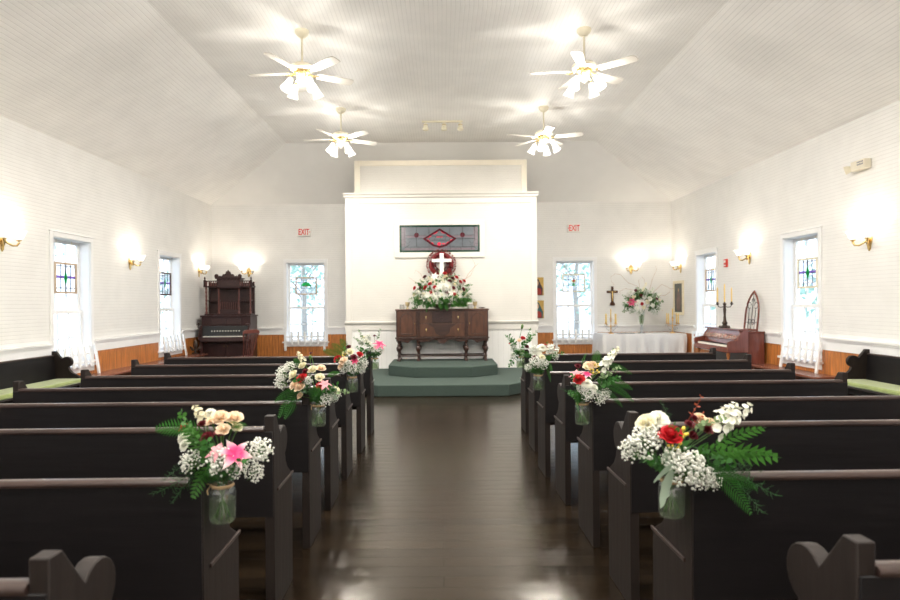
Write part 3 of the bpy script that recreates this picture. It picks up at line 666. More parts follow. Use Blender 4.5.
# ================================================================ CEILING FANS
def point(name, parent, loc, watts, col, r=0.03):
    ld = bpy.data.lights.get(name) or bpy.data.lights.new(name, 'POINT')
    ld.energy = watts; ld.color = col; ld.shadow_soft_size = r
    o = bpy.data.objects.new(name, ld); C.objects.link(o); o.parent = parent; o.location = loc; return o
def make_fan():
    r = thing('ceiling_fan', 'x', 'ceiling fan')
    MB().lathe([(0.082,0),(0.082,-0.02),(0.070,-0.045),(0.040,-0.075),(0.02,-0.08)], 24).done('canopy', M['enamel'], r)
    MB().lathe([(0.0125,-0.07),(0.0125,-0.40)], 12).done('downrod', M['enamel'], r)
    MB().lathe([(0.02,-0.365),(0.05,-0.375),(0.11,-0.395),(0.135,-0.42),(0.135,-0.45),(0.11,-0.465),(0.05,-0.465)], 28).done('motor_housing', M['enamel'], r)
    MB().lathe([(0.075,-0.465),(0.095,-0.475),(0.085,-0.50),(0.055,-0.515),(0.03,-0.515)], 24).done('brass_collar', M['brass'], r)
    MB().lathe([(0.04,-0.50),(0.062,-0.515),(0.062,-0.555),(0.045,-0.585),(0.02,-0.60),(0.008,-0.62),(0.0001,-0.622)], 20).done('light_fitter', M['enamel'], r)
    for k in range(5):
        a = 2*PI*k/5; R = Matrix.Rotation(a, 4, 'Z')
        MB().tube([(0.07,0,-0.485),(0.12,0.0,-0.50),(0.16,0.03,-0.50),(0.20,0.028,-0.495)], 0.007, 6, mx=R).tube([(0.12,0,-0.50),(0.16,-0.03,-0.505),(0.20,-0.028,-0.498)], 0.007, 6, mx=R).done('blade_arm', M['brass'], r)
        mb = MB(); mx = R @ Matrix.Translation((0,0,-0.49)) @ Matrix.Rotation(math.radians(-12), 4, 'X')
        out = [(0.17,-0.042),(0.19,-0.05),(0.56,-0.068),(0.61,-0.060),(0.625,-0.03),(0.625,0.03),(0.61,0.060),(0.56,0.068),(0.19,0.05),(0.17,0.042)]
        mb.prism(out, -0.004, 0.004, 'Z', mx=mx).done('blade', M['blade'], r, smooth=False)
    for k in range(4):
        a = -PI/2 + 0.22 + k*PI/2; R = Matrix.Rotation(a, 4, 'Z')
        MB().tube([(0.05,0,-0.545),(0.10,0,-0.535),(0.135,0,-0.55),(0.145,0,-0.585)], 0.008, 8, mx=R).done('lamp_arm', M['brass'], r)
        mx = R @ Matrix.Translation((0.143,0,-0.58)) @ Matrix.Rotation(math.radians(-27), 4, 'Y')
        MB().shell([(0.018,0),(0.030,-0.012),(0.035,-0.04),(0.041,-0.08),(0.050,-0.12),(0.064,-0.165)], 20, mx=mx, wob=lambda t,u: 0.04*u*u*math.cos(8*t)).done('lamp_shade', M['shade'], r)
        p = mx @ Vector((0,0,-0.125)); point('fan_bulb', r, p, FAN_W, (1.0, 0.955, 0.875), 0.035)
    return r
fan0 = make_fan()
for i, (x, y, ph, lb) in enumerate([(-1.59, 7.03, 31, 'near left of the four'), (1.665, 7.05, 33, 'near right of the four'), (-1.61, 9.85, 30, 'far left of the four, before the altar'), (1.665, 9.85, 54, 'far right of the four, before the altar'), (-1.6, 4.2, 10, 'overhead on the left, unseen, added for light'), (1.66, 4.2, 40, 'overhead on the right, unseen, added for light'), (-1.6, 1.3, 60, 'behind the camera on the left, added for light'), (1.66, 1.3, 20, 'behind the camera on the right, added for light'), (-1.6, -1.5, 15, 'rearmost on the left, unseen, added for light'), (1.66, -1.5, 35, 'rearmost on the right, unseen, added for light')]):  # fans after the altar pair are unseen, added to even the room light
    o = fan0 if i == 0 else dup(fan0)
    o.location = (x, y, TOP); o.rotation_euler.z = math.radians(ph); o['label'] = 'white five-blade ceiling fan with lit lamps, ' + lb; o['group'] = 'ceiling fans'

# ================================================================ WALL SCONCES  (local: wall behind at y=0, room towards -y)
def make_sconce():
    r = thing('wall_sconce', 'x', 'wall lamp')
    MB().prism([(0,-0.115),(0.022,-0.085),(0.030,-0.04),(0.046,-0.01),(0.050,0.03),(0.038,0.065),(0.018,0.08),(0,0.105),(-0.018,0.08),(-0.038,0.065),(-0.050,0.03),(-0.046,-0.01),(-0.030,-0.04),(-0.022,-0.085)], -0.016, 0.0, 'Y').ball((0,-0.022,0.02), 0.026, 10, 6).done('backplate', M['brass'], r, bevel=0.004)
    for s in (-1, 1):
        MB().tube([(0.0,-0.02,0.02),(s*0.03,-0.05,-0.012),(s*0.065,-0.08,-0.04),(s*0.105,-0.105,-0.036),(s*0.125,-0.115,0.0),(s*0.125,-0.115,0.02)], [0.014,0.012,0.011,0.011,0.012,0.015], 8).lathe([(0.010,0.012),(0.028,0.022),(0.030,0.032),(0.012,0.034)], 14, c=(s*0.125,-0.115,0)).done('arm', M['brass'], r)
        MB().shell([(0.020,0.030),(0.036,0.040),(0.048,0.062),(0.056,0.09),(0.068,0.115),(0.086,0.135)], 20, c=(s*0.125,-0.115,0), wob=lambda t,u: 0.05*u*u*math.cos(8*t)).done('lamp_shade', M['sconce_shade'], r)
        point('sconce_bulb', r, (s*0.125,-0.115,0.10), SCONCE_W, (1.0, 0.89, 0.74), 0.03)
    return r
sc0 = make_sconce()
scl = [((-W, 6.93, 2.135), PI/2, 'at the photo\'s left edge, nearest on the left wall'), ((-W, 9.78, 2.08), PI/2, 'between the two windows of the left wall'), ((-W, 12.55, 2.08), PI/2, 'in the far corner of the left wall by the organ'),
       ((-4.19, D, 2.10), 0, 'on the back wall just right of the pump organ crest'), ((4.11, D, 2.10), 0, 'on the back wall above the tall flower vase'),
       ((W, 12.75, 2.10), -PI/2, 'in the far corner of the right wall, above the framed picture'), ((W, 9.90, 2.10), -PI/2, 'between the two windows of the right wall'), ((W, 7.12, 2.08), -PI/2, 'nearest on the right wall, below the emergency light'),
       ((-W, 3.8, 2.10), PI/2, 'on the left wall beside the rear pews, unseen, added for light'), ((W, 3.9, 2.10), -PI/2, 'on the right wall beside the rear pews, unseen, added for light'), ((-W, 0.9, 2.10), PI/2, 'on the left wall at the rear, unseen, added for light'), ((W, 0.9, 2.10), -PI/2, 'on the right wall at the rear, unseen, added for light')]  # these sconces are out of view, added to keep the room light even
for i, (loc, rz, lb) in enumerate(scl):
    o = sc0 if i == 0 else dup(sc0)
    o.location = loc; o.rotation_euler.z = rz; o['label'] = 'brass two-arm wall sconce, ' + lb; o['group'] = 'wall sconces'

# ================================================================ SIGNS, TRACK LIGHT, EMERGENCY LIGHT, ALARM
def text_mesh(name, body, size, m, parent, loc, extrude=0.002, sx=1.0, bold=0.0):
    cu = bpy.data.curves.new(name, 'FONT'); cu.body = body; cu.size = size; cu.extrude = extrude; cu.align_x = 'CENTER'; cu.align_y = 'CENTER'; cu.offset = bold
    t = bpy.data.objects.new(name, cu); C.objects.link(t)
    dg = bpy.context.evaluated_depsgraph_get(); me = bpy.data.meshes.new_from_object(t.evaluated_get(dg)); me.name = name
    bpy.data.objects.remove(t); me.materials.clear(); me.materials.append(m)
    o = bpy.data.objects.new(name, me); C.objects.link(o); o.parent = parent; o.location = loc; o.rotation_euler = (PI/2, 0, 0); o.scale = (sx, 1, 1); return o
for x, z, s, lb in ((-2.975, 2.96, 1, 'white exit sign with red letters high on the back wall, left of altar'), (2.87, 3.00, -1, 'white exit sign with red letters high on the back wall, right of altar')):
    r = thing('exit_sign', lb, 'exit sign', (x, D, z), 0, 'exit signs')
    MB().box(-0.145, 0.145, -0.045, 0, -0.09, 0.09).done('housing', M['sign'], r, bevel=0.006)
    text_mesh('lettering', 'EXIT', 0.18, M['red_letter'], r, (-s*0.008, -0.047, -0.003), sx=0.64, bold=0.0025)
    MB().prism([(s*0.112,0.018),(s*0.134,0.0),(s*0.112,-0.018)], -0.049, -0.045, 'Y').done('arrow', M['red_letter'], r, smooth=False)
r = thing('track_light', 'cream track light bar with three spot heads on the ceiling', 'track light', (0.03, 10.55, TOP))
MB().box(-0.35, 0.35, -0.018, 0.018, -0.028, 0).done('track', M['enamel'], r, bevel=0.003)
for x in (-0.29, 0.03, 0.31):
    h = MB().tube([(x,0,-0.025),(x,0,-0.07)], 0.010, 8).lathe([(0.022,-0.05),(0.034,-0.062),(0.036,-0.10),(0.050,-0.12),(0.052,-0.155),(0.044,-0.16),(0.036,-0.145)], 16, c=(x,0,0)).done('spot_head', M['enamel'], r)
    MB().lathe([(0.037,-0.066),(0.039,-0.07),(0.037,-0.074)], 16, c=(x,0,0)).done('brass_band', M['brass'], h)
r = thing('emergency_light', 'ivory emergency light box with one lamp head high on right wall', 'emergency light', (W, 7.22, 2.99), -PI/2)
MB().box(-0.10, 0.14, -0.09, 0, -0.055, 0.055).done('housing', M['plastic_w'], r, bevel=0.01)
b = MB()
for i in range(5):
    for j in range(2): b.box(0.02+i*0.022, 0.034+i*0.022, -0.093, -0.089, -0.01+j*0.028, 0.008+j*0.028)
b.done('vent', M['grey_vent'], r, smooth=False)
MB().lathe([(0.016,0),(0.028,0.01),(0.046,0.045),(0.050,0.075),(0.045,0.08),(0.0001,0.078)], 18, mx=Matrix.Translation((-0.11,-0.06,-0.01)) @ align((-0.6,-0.8,-0.3))).tube([(-0.095,-0.045,0.0),(-0.115,-0.065,-0.01)], 0.014, 8).done('lamp_head', M['enamel'], r)
r = thing('fire_alarm', 'small red fire alarm on the right wall between far window and sconce', 'fire alarm', (W, 10.7, 2.06), -PI/2)
MB().box(-0.05, 0.05, -0.035, 0, -0.07, 0.07).done('housing', M['alarm'], r, bevel=0.006)
MB().box(-0.03, 0.03, -0.04, -0.035, 0.005, 0.05).done('strobe', M['sign'], r, bevel=0.002)
MB().box(-0.032, 0.032, -0.039, -0.035, -0.05, -0.03).done('white_bar', M['sign'], r, smooth=False)

# ================================================================ PUMP ORGAN
og = thing('pump_organ', 'tall carved dark pump organ with a spindled hutch standing in the left corner', 'organ', (-4.37, 12.16, 0), math.radians(4))
og.scale = (0.87, 1, 1)
hx = 0.56; RW, RC = M['rosewood'], M['rose_carve']
b = MB().box(-hx, hx, 0.22, 0.80, 0.0, 1.16); b.done('case', RW, og, bevel=0.005)
MB().box(-hx-0.02, hx+0.02, 0.17, 0.82, 1.155, 1.185).done('case_top', RW, og, bevel=0.006)
MB().box(-hx-0.015, hx+0.015, 0.19, 0.81, 0.0, 0.08).done('plinth', RW, og, bevel=0.006)
MB().box(-0.34, -0.01, 0.205, 0.222, 1.0, 1.12).box(0.01, 0.34, 0.205, 0.222, 1.0, 1.12).done('carved_panel', RC, og, bevel=0.004)
for s in (-1, 1): MB().prism([(0.0,0.70),(0.22,0.70),(0.22,0.98),(0.16,0.98),(0.10,0.93),(0.02,0.82),(0.0,0.80)], s*(hx-0.0175)-0.0175, s*(hx-0.0175)+0.0175, 'X').done('key_cheek', RW, og, bevel=0.004)
MB().box(-hx+0.035, hx-0.035, 0.0, 0.22, 0.66, 0.755).done('keybed', RW, og, bevel=0.004)
MB().box(-hx+0.05, hx-0.05, -0.012, 0.0, 0.675, 0.745).done('keyslip_carving', RC, og, bevel=0.002)
b = MB(); nb = []
n = 36
for i in range(n):
    x = -0.46 + 0.92*i/n; b.box(x+0.001, x+0.0245, 0.02, 0.15, 0.755, 0.772)
    if i % 7 not in (2, 6): n0_ = len(b.bm.faces); b.box(x+0.018, x+0.031, 0.065, 0.15, 0.772, 0.785); b.bm.faces.ensure_lookup_table(); [setattr(b.bm.faces[q_], 'material_index', 1) for q_ in range(n0_, n0_+6)]
b.done('keyboard', [M['ivory'], M['black']], og, smooth=False)
MB().prism([(0.15,0.76),(0.22,0.76),(0.22,0.97),(0.20,0.97)], -hx+0.035, hx-0.035, 'X').done('stop_board', M['black'], og, smooth=False)
for i in range(11):
    x = -0.30 + i*0.062; MB().lathe([(0.006,0),(0.006,0.02),(0.014,0.022),(0.014,0.032),(0.004,0.036)], 8, mx=Matrix.Translation((x,0.172,0.87)) @ Matrix.Rotation(PI/2,4,'X')).done('stop_knob', M['ivory'], og)
for s in (-1, 1):
    MB().lathe([(0.035,0),(0.035,0.05),(0.020,0.07),(0.026,0.12),(0.040,0.20),(0.026,0.27),(0.018,0.30),(0.028,0.33),(0.022,0.38),(0.034,0.45),(0.044,0.56),(0.030,0.62),(0.040,0.66)], 12, c=(s*(hx-0.05), 0.045, 0)).done('leg', RW, og)
    MB().prism([(0.03,0.60),(0.20,0.60),(0.20,0.30),(0.15,0.42),(0.08,0.52)], s*(hx-0.05)-0.014, s*(hx-0.05)+0.014, 'X').done('bracket', RC, og, bevel=0.003)
    # candle stand arms
    MB().tube([(s*(hx-0.02),0.10,0.93),(s*(hx+0.02),0.06,0.95),(s*(hx-0.01),0.02,1.0)], 0.008, 6).lathe([(0.0001,0),(0.05,0.0),(0.052,0.012),(0.03,0.016),(0.012,0.018),(0.012,0.05)], 14, c=(s*(hx-0.01),0.02,1.0)).done('candle_bracket', RW, og)
MB().box(-hx+0.03, -0.01, 0.205, 0.222, 0.12, 0.62).box(0.01, hx-0.03, 0.205, 0.222, 0.12, 0.62).done('front_panel', RW, og, bevel=0.004)
for s in (-1, 1): MB().ball((s*0.04, 0.195, 0.56), 0.012, 8, 6).done('knob', M['brass'], og)
# hutch
zb = 1.185
MB().box(-0.50, 0.50, 0.66, 0.69, zb, 1.86).done('hutch_back', RC, og, smooth=False)
MB().box(-0.54, 0.54, 0.35, 0.70, zb, zb+0.03).done('hutch_shelf', RW, og, bevel=0.004)
for s in (-1, 1):
    MB().prism([(0.64,zb),(0.70,zb),(0.70,1.88),(0.64,1.88)], s*0.52-0.02, s*0.52+0.02, 'X').done('hutch_side', RW, og, bevel=0.004)
    for x, y in ((0.51, 0.40), (0.235, 0.44)):
        pr = [(0.030,0),(0.030,0.04),(0.016,0.06),(0.024,0.10),(0.018,0.14)] + [(0.016+0.007*(k % 2), 0.16+0.04*k) for k in range(10)] + [(0.024,0.58),(0.016,0.60),(0.028,0.625),(0.028,0.66)]
        MB().lathe(pr, 10, c=(s*x, y, zb+0.03)).done('turned_column', M['chairwood'], og)
    MB().box(min(s*0.24, s*0.56), max(s*0.24, s*0.56), 0.36, 0.70, 1.76, 1.785).box(min(s*0.24, s*0.56), max(s*0.24, s*0.56), 0.36, 0.40, 1.875, 1.895).done('gallery_shelf', RW, og, bevel=0.003)
    for k in range(5): MB().lathe([(0.010,0),(0.014,0.02),(0.006,0.04),(0.013,0.06),(0.008,0.09)], 8, c=(s*(0.28+k*0.052), 0.38, 1.785)).done('gallery_spindle', M['chairwood'], og)
    MB().lathe([(0.030,0),(0.030,0.13),(0.012,0.15),(0.022,0.17),(0.012,0.195),(0.0001,0.21)], 10, c=(s*0.535, 0.385, 1.77)).done('finial', RW, og)
    MB().box(min(s*0.26, s*0.50), max(s*0.26, s*0.50), 0.40, 0.68, 1.47, 1.49).done('side_shelf', RW, og, bevel=0.003)
MB().box(-0.27, 0.27, 0.40, 0.70, 1.74, 1.93).done('crown_block', RW, og, bevel=0.005)
MB().box(-0.24, 0.24, 0.39, 0.402, 1.77, 1.90).done('crown_carving', RC, og, bevel=0.003)
MB().box(-0.30, 0.30, 0.38, 0.70, 1.93, 1.955).done('crown_cornice', RW, og, bevel=0.004)
cp = [(-0.24,1.955),(0.24,1.955),(0.20,2.0),(0.15,1.985),(0.12,2.03),(0.07,2.03),(0.05,2.08),(0.02,2.09),(0,2.12),(-0.02,2.09),(-0.05,2.08),(-0.07,2.03),(-0.12,2.03),(-0.15,1.985),(-0.20,2.0)]
MB().prism(cp, 0.39, 0.415, 'Y').done('crest', RC, og, bevel=0.003)
for s in (-1, 1): MB().lathe([(0.045,0),(0.05,0.02),(0.045,0.04)], 12, mx=Matrix.Translation((s*0.27,0.42,1.985)) @ Matrix.Rotation(PI/2,4,'X')).done('scroll', RW, og)
MB().box(-0.22, 0.22, 0.44, 0.46, zb+0.03, 1.30).done('music_ledge', RC, og, bevel=0.003)
for k in range(9): MB().tube([(-0.20+0.05*k, 0.45, 1.30),(-0.20+0.05*k, 0.45, 1.46)], 0.007, 6).done('rack_spindle', M['chairwood'], og)
MB().box(-0.23, 0.23, 0.44, 0.46, 1.455, 1.475).done('rack_rail', RW, og, bevel=0.002)
# chair by the organ
ch = thing('wooden_chair', 'reddish wooden side chair with flared spindle back beside the dark pump organ', 'chair', (-3.72, 11.35, 0), math.radians(58))
ch.scale = (0.88, 0.88, 0.95)
MB().prism([(-0.19,-0.18),(0.19,-0.18),(0.21,0.19),(-0.21,0.19)], 0.43, 0.455, 'Z').done('seat', M['chairwood'], ch, bevel=0.008)
for x in (-0.15, 0.15):
    for y in (-0.15, 0.16): MB().tube([(x*1.2,y*1.25,0),(x*1.1,y*1.1,0.2),(x,y,0.43)], [0.012,0.018,0.013], 8).done('leg', M['chairwood'], ch)
MB().tube([(-0.17,-0.17,0.2),(0.17,-0.17,0.2)], 0.009).tube([(-0.17,-0.17,0.17),(-0.17,0.18,0.17)], 0.009).tube([(0.17,-0.17,0.17),(0.17,0.18,0.17)], 0.009).done('stretcher', M['chairwood'], ch)
for s in (-1, 1): MB().tube([(s*0.11,-0.16,0.45),(s*0.15,-0.22,0.70),(s*0.20,-0.27,0.93)], [0.014,0.013,0.015], 8).done('back_post', M['chairwood'], ch)
MB().prism([(-0.22,0.915),(0.22,0.915),(0.21,0.965),(0.14,0.985),(-0.14,0.985),(-0.21,0.965)], -0.285, -0.262, 'Y').done('crest_rail', M['chairwood'], ch, bevel=0.004)
for k in range(4): MB().tube([(-0.066+0.044*k,-0.165,0.45),(-0.09+0.06*k,-0.27,0.89)], 0.007, 6).done('spindle', M['chairwood'], ch)
# fleur-de-lis ornament on the bench
f = MB()
for s in (-1, 1): f.lathe([(0.0001,-0.0),(0.035,0.02),(0.045,0.07),(0.02,0.11),(0.0001,0.12)], 8, mx=Matrix.Translation((s*0.03,0,0.06)) @ Matrix.Rotation(s*0.75,4,'Y'), sc=(0.6,0.5))
f.lathe([(0.0001,0.06),(0.03,0.10),(0.048,0.17),(0.03,0.24),(0.0001,0.30)], 10, sc=(1,0.5)).box(-0.06,0.06,-0.03,0.03,0,0.025).box(-0.045,0.045,-0.025,0.025,0.07,0.095).tube([(0,0,0.02),(0,0,0.09)],0.02)
tag(f.done('fleur_de_lis_ornament', M['bronze'], loc=(-4.83, 11.93, 0.441)), 'small dark fleur-de-lis ornament on the bench left of the pump organ', 'ornament')

# ================================================================ SMALL ORGAN AT THE RIGHT WALL
r = thing('spinet_organ', 'cherry wood keyboard organ standing near the right wall, facing the aisle', 'organ', (4.51, 9.95, 0), -PI/2)
r.scale = (1, 0.72, 1)
# local: x along the keyboard (towards the camera is +x), y to the wall
CH = M['cherry']; hx = 0.60
chk = [(-0.20,0.60),(0.24,0.60),(0.24,0.955),(0.16,0.955),(0.08,0.90),(0.0,0.80),(-0.18,0.775),(-0.20,0.76)]
for s in (-1, 1): MB().prism(chk, s*hx-0.02, s*hx+0.02, 'X').done('cheek', CH, r, bevel=0.006)
MB().box(-hx+0.02, hx-0.02, -0.20, 0.24, 0.60, 0.685).done('keybed', CH, r, bevel=0.004)
MB().box(-hx-0.01, hx+0.01, 0.05, 0.26, 0.935, 0.96).done('top', CH, r, bevel=0.004)
MB().prism([(0.02,0.72),(0.22,0.72),(0.22,0.935),(0.09,0.935)], -hx+0.02, hx-0.02, 'X').done('control_panel', CH, r, bevel=0.003)
MB().prism([(-0.01,0.80),(0.03,0.80),(0.10,0.875),(0.09,0.885)], -hx+0.03, hx-0.03, 'X').done('folded_lid', CH, r, bevel=0.003)
b = MB(); nb = []
for i in range(44):
    x = -0.53 + 1.06*i/44; b.box(x+0.001, x+0.023, -0.165, -0.02, 0.685, 0.712)
    if i % 7 not in (2, 6): n0_ = len(b.bm.faces); b.box(x+0.018, x+0.030, -0.11, -0.02, 0.712, 0.724); b.bm.faces.ensure_lookup_table(); [setattr(b.bm.faces[q_], 'material_index', 1) for q_ in range(n0_, n0_+6)]
b.done('keyboard', [M['ivory'], M['black']], r, smooth=False)
MB().box(-hx+0.02, hx-0.02, 0.20, 0.24, 0.10, 0.60).done('back_panel', M['black'], r, bevel=0.003)
for s in (-1, 1): MB().lathe([(0.03,0),(0.03,0.06),(0.018,0.09),(0.034,0.2),(0.024,0.35),(0.032,0.45),(0.018,0.50),(0.034,0.54),(0.034,0.60)], 12, c=(s*(hx-0.06),-0.14,0)).done('leg', M['oakleg'], r)
cb = thing('organ_cabinet', 'cherry wood cabinet with rounded edge against the right wall behind the keyboard organ', 'cabinet', (4.82, 9.98, 0), -PI/2)
MB().prism([(-0.62,-0.145),(0.56,-0.145),(0.60,-0.13),(0.62,-0.09),(0.62,0.125),(-0.62,0.125)], 0.05, 0.90, 'Z').done('body', CH, cb, bevel=0.008)
MB().box(-0.64, 0.635, -0.150, 0.13, 0.90, 0.925).done('top', CH, cb, bevel=0.008)
MB().box(-0.60, 0.60, -0.13, 0.12, 0.0, 0.05).done('plinth', M['walnut'], cb, bevel=0.004)
# bronze candelabrum and gothic arch frame
r = thing('candelabrum', 'dark bronze candelabrum with three tall yellow candles on the cherry organ', 'candelabrum', (4.60, 9.93, 0.960), math.radians(15))
MB().lathe([(0.085,0),(0.085,0.012),(0.055,0.03),(0.030,0.05),(0.045,0.08),(0.025,0.11),(0.018,0.20),(0.024,0.30),(0.016,0.36),(0.03,0.39),(0.012,0.41),(0.012,0.43)], 14).done('stem', M['bronze'], r)
for k in range(3): MB().ball((0.075*math.cos(k*2.1),0.075*math.sin(k*2.1),0.016), 0.022, 8, 6).done('foot', M['bronze'], r)
for s in (-1, 1): MB().tube([(0,0,0.36),(s*0.05,0,0.335),(s*0.11,0,0.34),(s*0.135,0,0.375)], 0.007, 8).lathe([(0.006,0.37),(0.024,0.385),(0.026,0.395),(0.014,0.40),(0.014,0.425)], 12, c=(s*0.135,0,0)).done('arm', M['bronze'], r)
for x, z0, z1 in ((-0.135,0.40,0.64),(0,0.42,0.70),(0.135,0.40,0.64)): MB().lathe([(0.0125,z0),(0.0115,z1),(0.006,z1+0.01),(0.0015,z1+0.02)], 10, c=(x,0,0)).done('candle', M['candle_y'], r)
r = thing('gothic_arch_frame', 'reddish pointed arch frame with black scroll ironwork leaning against the right wall', 'wall decor', (4.865, 9.63, 0.926), -PI/2)
r.rotation_euler = (math.radians(-6), 0, -PI/2)
oa, ob = [], []
for i in range(9):
    t = i/8*1.05; oa.append((0.20-0.42*(1-math.cos(t)), 0.26+0.42*math.sin(t)))
arch = [(-0.2,0.0),(-0.2,0.26)] + [(-x, z) for x, z in oa[1:]] + oa[::-1][1:] + [(0.2,0.0)]
b = MB(); b.tube([(x, 0, z) for x, z in arch], 0.016, 6).tube([(-0.2,0,0.016),(0.2,0,0.016)], 0.016, 6); b.done('arch_frame', CH, r)
b = MB()
for x in (-0.10, 0.0, 0.10): b.tube([(x,0,0.02),(x,0,0.36)], 0.005, 5)
for s in (-1, 1):
    b.tube([(s*(0.10-0.05*math.cos(t*0.5)),0,0.40+0.05*math.sin(t*0.5)) for t in range(12)], 0.005, 5)
    b.tube([(s*(0.04*math.cos(t*0.6)),0,0.46+0.05*math.sin(t*0.6)) for t in range(6)], 0.005, 5)
    b.tube([(s*(0.05-0.04*math.cos(t*0.5)),0,0.14+0.04*math.sin(t*0.5)) for t in range(12)], 0.005, 5)
b.tube([(0,0,0.36),(0,0,0.58)], 0.005, 5); b.tube([(-0.19,0,0.13),(0.19,0,0.13)], 0.005, 5)
b.done('ironwork', M['iron'], r)

# ================================================================ TABLE UNDER WHITE LINEN
tb = thing('side_table', 'wooden table under white linen in the right corner', 'table', (4.08, 12.65, 0))
MB().box(-0.82, 0.82, -0.33, 0.33, 0.70, 0.735).done('tabletop', M['walnut'], tb, bevel=0.003)
for x in (-0.76, 0.76):
    for y in (-0.28, 0.28): MB().box(x-0.025, x+0.025, y-0.025, y+0.025, 0, 0.70).done('leg', M['walnut'], tb, bevel=0.003)
def draped(hx, hy, zt, drop, folds, amp, seed):
    rnd = random.Random(seed); b = MB(); per = []; r_ = 0.06
    def edge(n, x0, y0, x1, y1):
        for i in range(n): t = i/n; per.append((x0+(x1-x0)*t, y0+(y1-y0)*t))
    edge(60, -hx, -hy, hx, -hy); edge(26, hx, -hy, hx, hy); edge(60, hx, hy, -hx, hy); edge(26, -hx, hy, -hx, -hy)
    n = len(per); top = [b.bm.verts.new((x*0.99, y*0.985, zt)) for x, y in per]; rows = [top]
    ph = [rnd.uniform(0, 6) for _ in range(4)]
    for j in range(1, 8):
        u = j/7; row = []
        for i, (x, y) in enumerate(per):
            s = i/n*2*PI; f = amp*u*(math.sin(folds*s+ph[0]) + 0.6*math.sin(folds*1.63*s+ph[1]) + 0.3)
            nx = (1 if abs(abs(x)-hx) < 1e-3 else 0)*(1 if x > 0 else -1); ny = (1 if abs(abs(y)-hy) < 1e-3 else 0)*(1 if y > 0 else -1)
            row.append(b.bm.verts.new((x+nx*(0.008+f), y+ny*(0.008+f), zt-0.006-drop*u*(1+0.0*f))))
        rows.append(row)
    b.bm.faces.new(top)
    for a, c_ in zip(rows, rows[1:]):
        for i in range(n): b.bm.faces.new([a[i], a[(i+1) % n], c_[(i+1) % n], c_[i]])
    return b
cl = draped(0.85, 0.355, 0.742, 0.60, 19, 0.032, 2).done('tablecloth', M['cloth'], loc=(4.08, 12.65, 0), ang=60)
tag(cl, 'white linen cloth hanging in folds over the table in the right corner', 'tablecloth')
MB0 = MB().box(-0.16, 0.16, -0.11, 0.11, 0, 0.006); tag(MB0.done('paper_sheet', M['grey_vent'], loc=(3.76, 12.50, 0.743), smooth=False), 'flat dark grey folder lying on the white linen between candelabrum and vase', 'folder')
def crystal_candelabra(x, y, label, hts):
    r = thing('crystal_candelabrum', label, 'candelabrum', (x, y, 0.743), 0.2, 'brass and crystal candelabra on the linen table')
    MB().lathe([(0.06,0),(0.058,0.010),(0.03,0.02),(0.010,0.04),(0.009,0.12),(0.016,0.14),(0.008,0.16),(0.008,0.24),(0.02,0.26),(0.01,0.28),(0.01,0.30)], 14).done('stem', M['gold'], r)
    for k in range(5):
        c0 = k < 4; a = k*PI/2 + 0.4; rr = 0.135 if c0 else 0; X, Y = rr*math.cos(a), rr*math.sin(a); z0 = 0.20 if c0 else 0.30
        if c0: MB().tube([(0,0,0.17),(X*0.4,Y*0.4,0.15),(X*0.85,Y*0.85,0.16),(X,Y,0.19)], 0.005, 6).done('arm', M['gold'], r)
        MB().lathe([(0.005,-0.01),(0.030,0.0),(0.034,0.006),(0.012,0.010),(0.013,0.03)], 12, c=(X,Y,z0)).done('drip_pan', M['gold'], r)
        MB().lathe([(0.013,0.02),(0.012,hts),(0.003,hts+0.01)], 8, c=(X,Y,z0)).done('candle', M['candle_y'], r)
        if c0:
            b = MB()
            for q in range(6):
                t = q*PI/3; b.gem((X+0.030*math.cos(t), Y+0.030*math.sin(t), z0-0.015), 0.006); b.gem((X+0.030*math.cos(t), Y+0.030*math.sin(t), z0-0.04), 0.009)
            for q in range(7):
                u = (q+1)/8; b.gem((X*u, Y*u, 0.13-0.06*math.sin(PI*u)), 0.007)
            b.done('crystal_drops', M['crystal'], r, smooth=False)
crystal_candelabra(3.47, 12.55, 'brass candelabrum with crystal drops, left of the flower vase on linen table', 0.20)
crystal_candelabra(4.74, 12.55, 'brass candelabrum with crystal drops, right of the flower vase, by the corner', 0.20)
# ---- icons, picture, crucifix
ICN = [mat('icon gold ground', (0.55,0.36,0.10), 0.4, metal=0.3, var=0.2), mat('icon dark robe', (0.05,0.03,0.04), 0.5), mat('icon red robe', (0.35,0.03,0.02), 0.5), mat('icon skin tone', (0.50,0.30,0.16), 0.5), mat('icon teal robe', (0.03,0.10,0.11), 0.5)]
def icon(z, robe, label):
    r = thing('icon_painting', label, 'painting', (2.03, D, z), 0, 'gold icons beside the altar wall')
    MB().box(-0.18, 0.18, -0.02, 0, -0.195, 0.195).done('board', ICN[0], r, bevel=0.003)
    MB().prism([(-0.15,-0.19),(0.15,-0.19),(0.16,-0.05),(0.11,0.06),(0.07,0.15),(0.0,0.17),(-0.08,0.14),(-0.12,0.04)], -0.022, -0.020, 'Y').done('robe', robe, r, smooth=False)
    MB().lathe([(0.0001,0),(0.055,0),(0.055,0.003),(0.0001,0.003)], 16, mx=Matrix.Translation((0.03,-0.022,0.07)) @ Matrix.Rotation(PI/2,4,'X'), sc=(0.8,1.1)).done('face', ICN[3], r, smooth=False)
    MB().prism([(0.0,-0.18),(0.13,-0.18),(0.12,-0.06),(0.05,-0.03)], -0.024, -0.0225, 'Y').done('mantle', ICN[2], r, smooth=False)
icon(1.745, ICN[1], 'gold icon with dark robed figure on the back wall, upper of two'); icon(1.245, ICN[4], 'gold icon with teal robed figure on the back wall, lower of two')
r = thing('framed_picture', 'tall pale framed picture of a robed figure on the right wall near the corner', 'picture', (W, 12.86, 1.47), -PI/2)
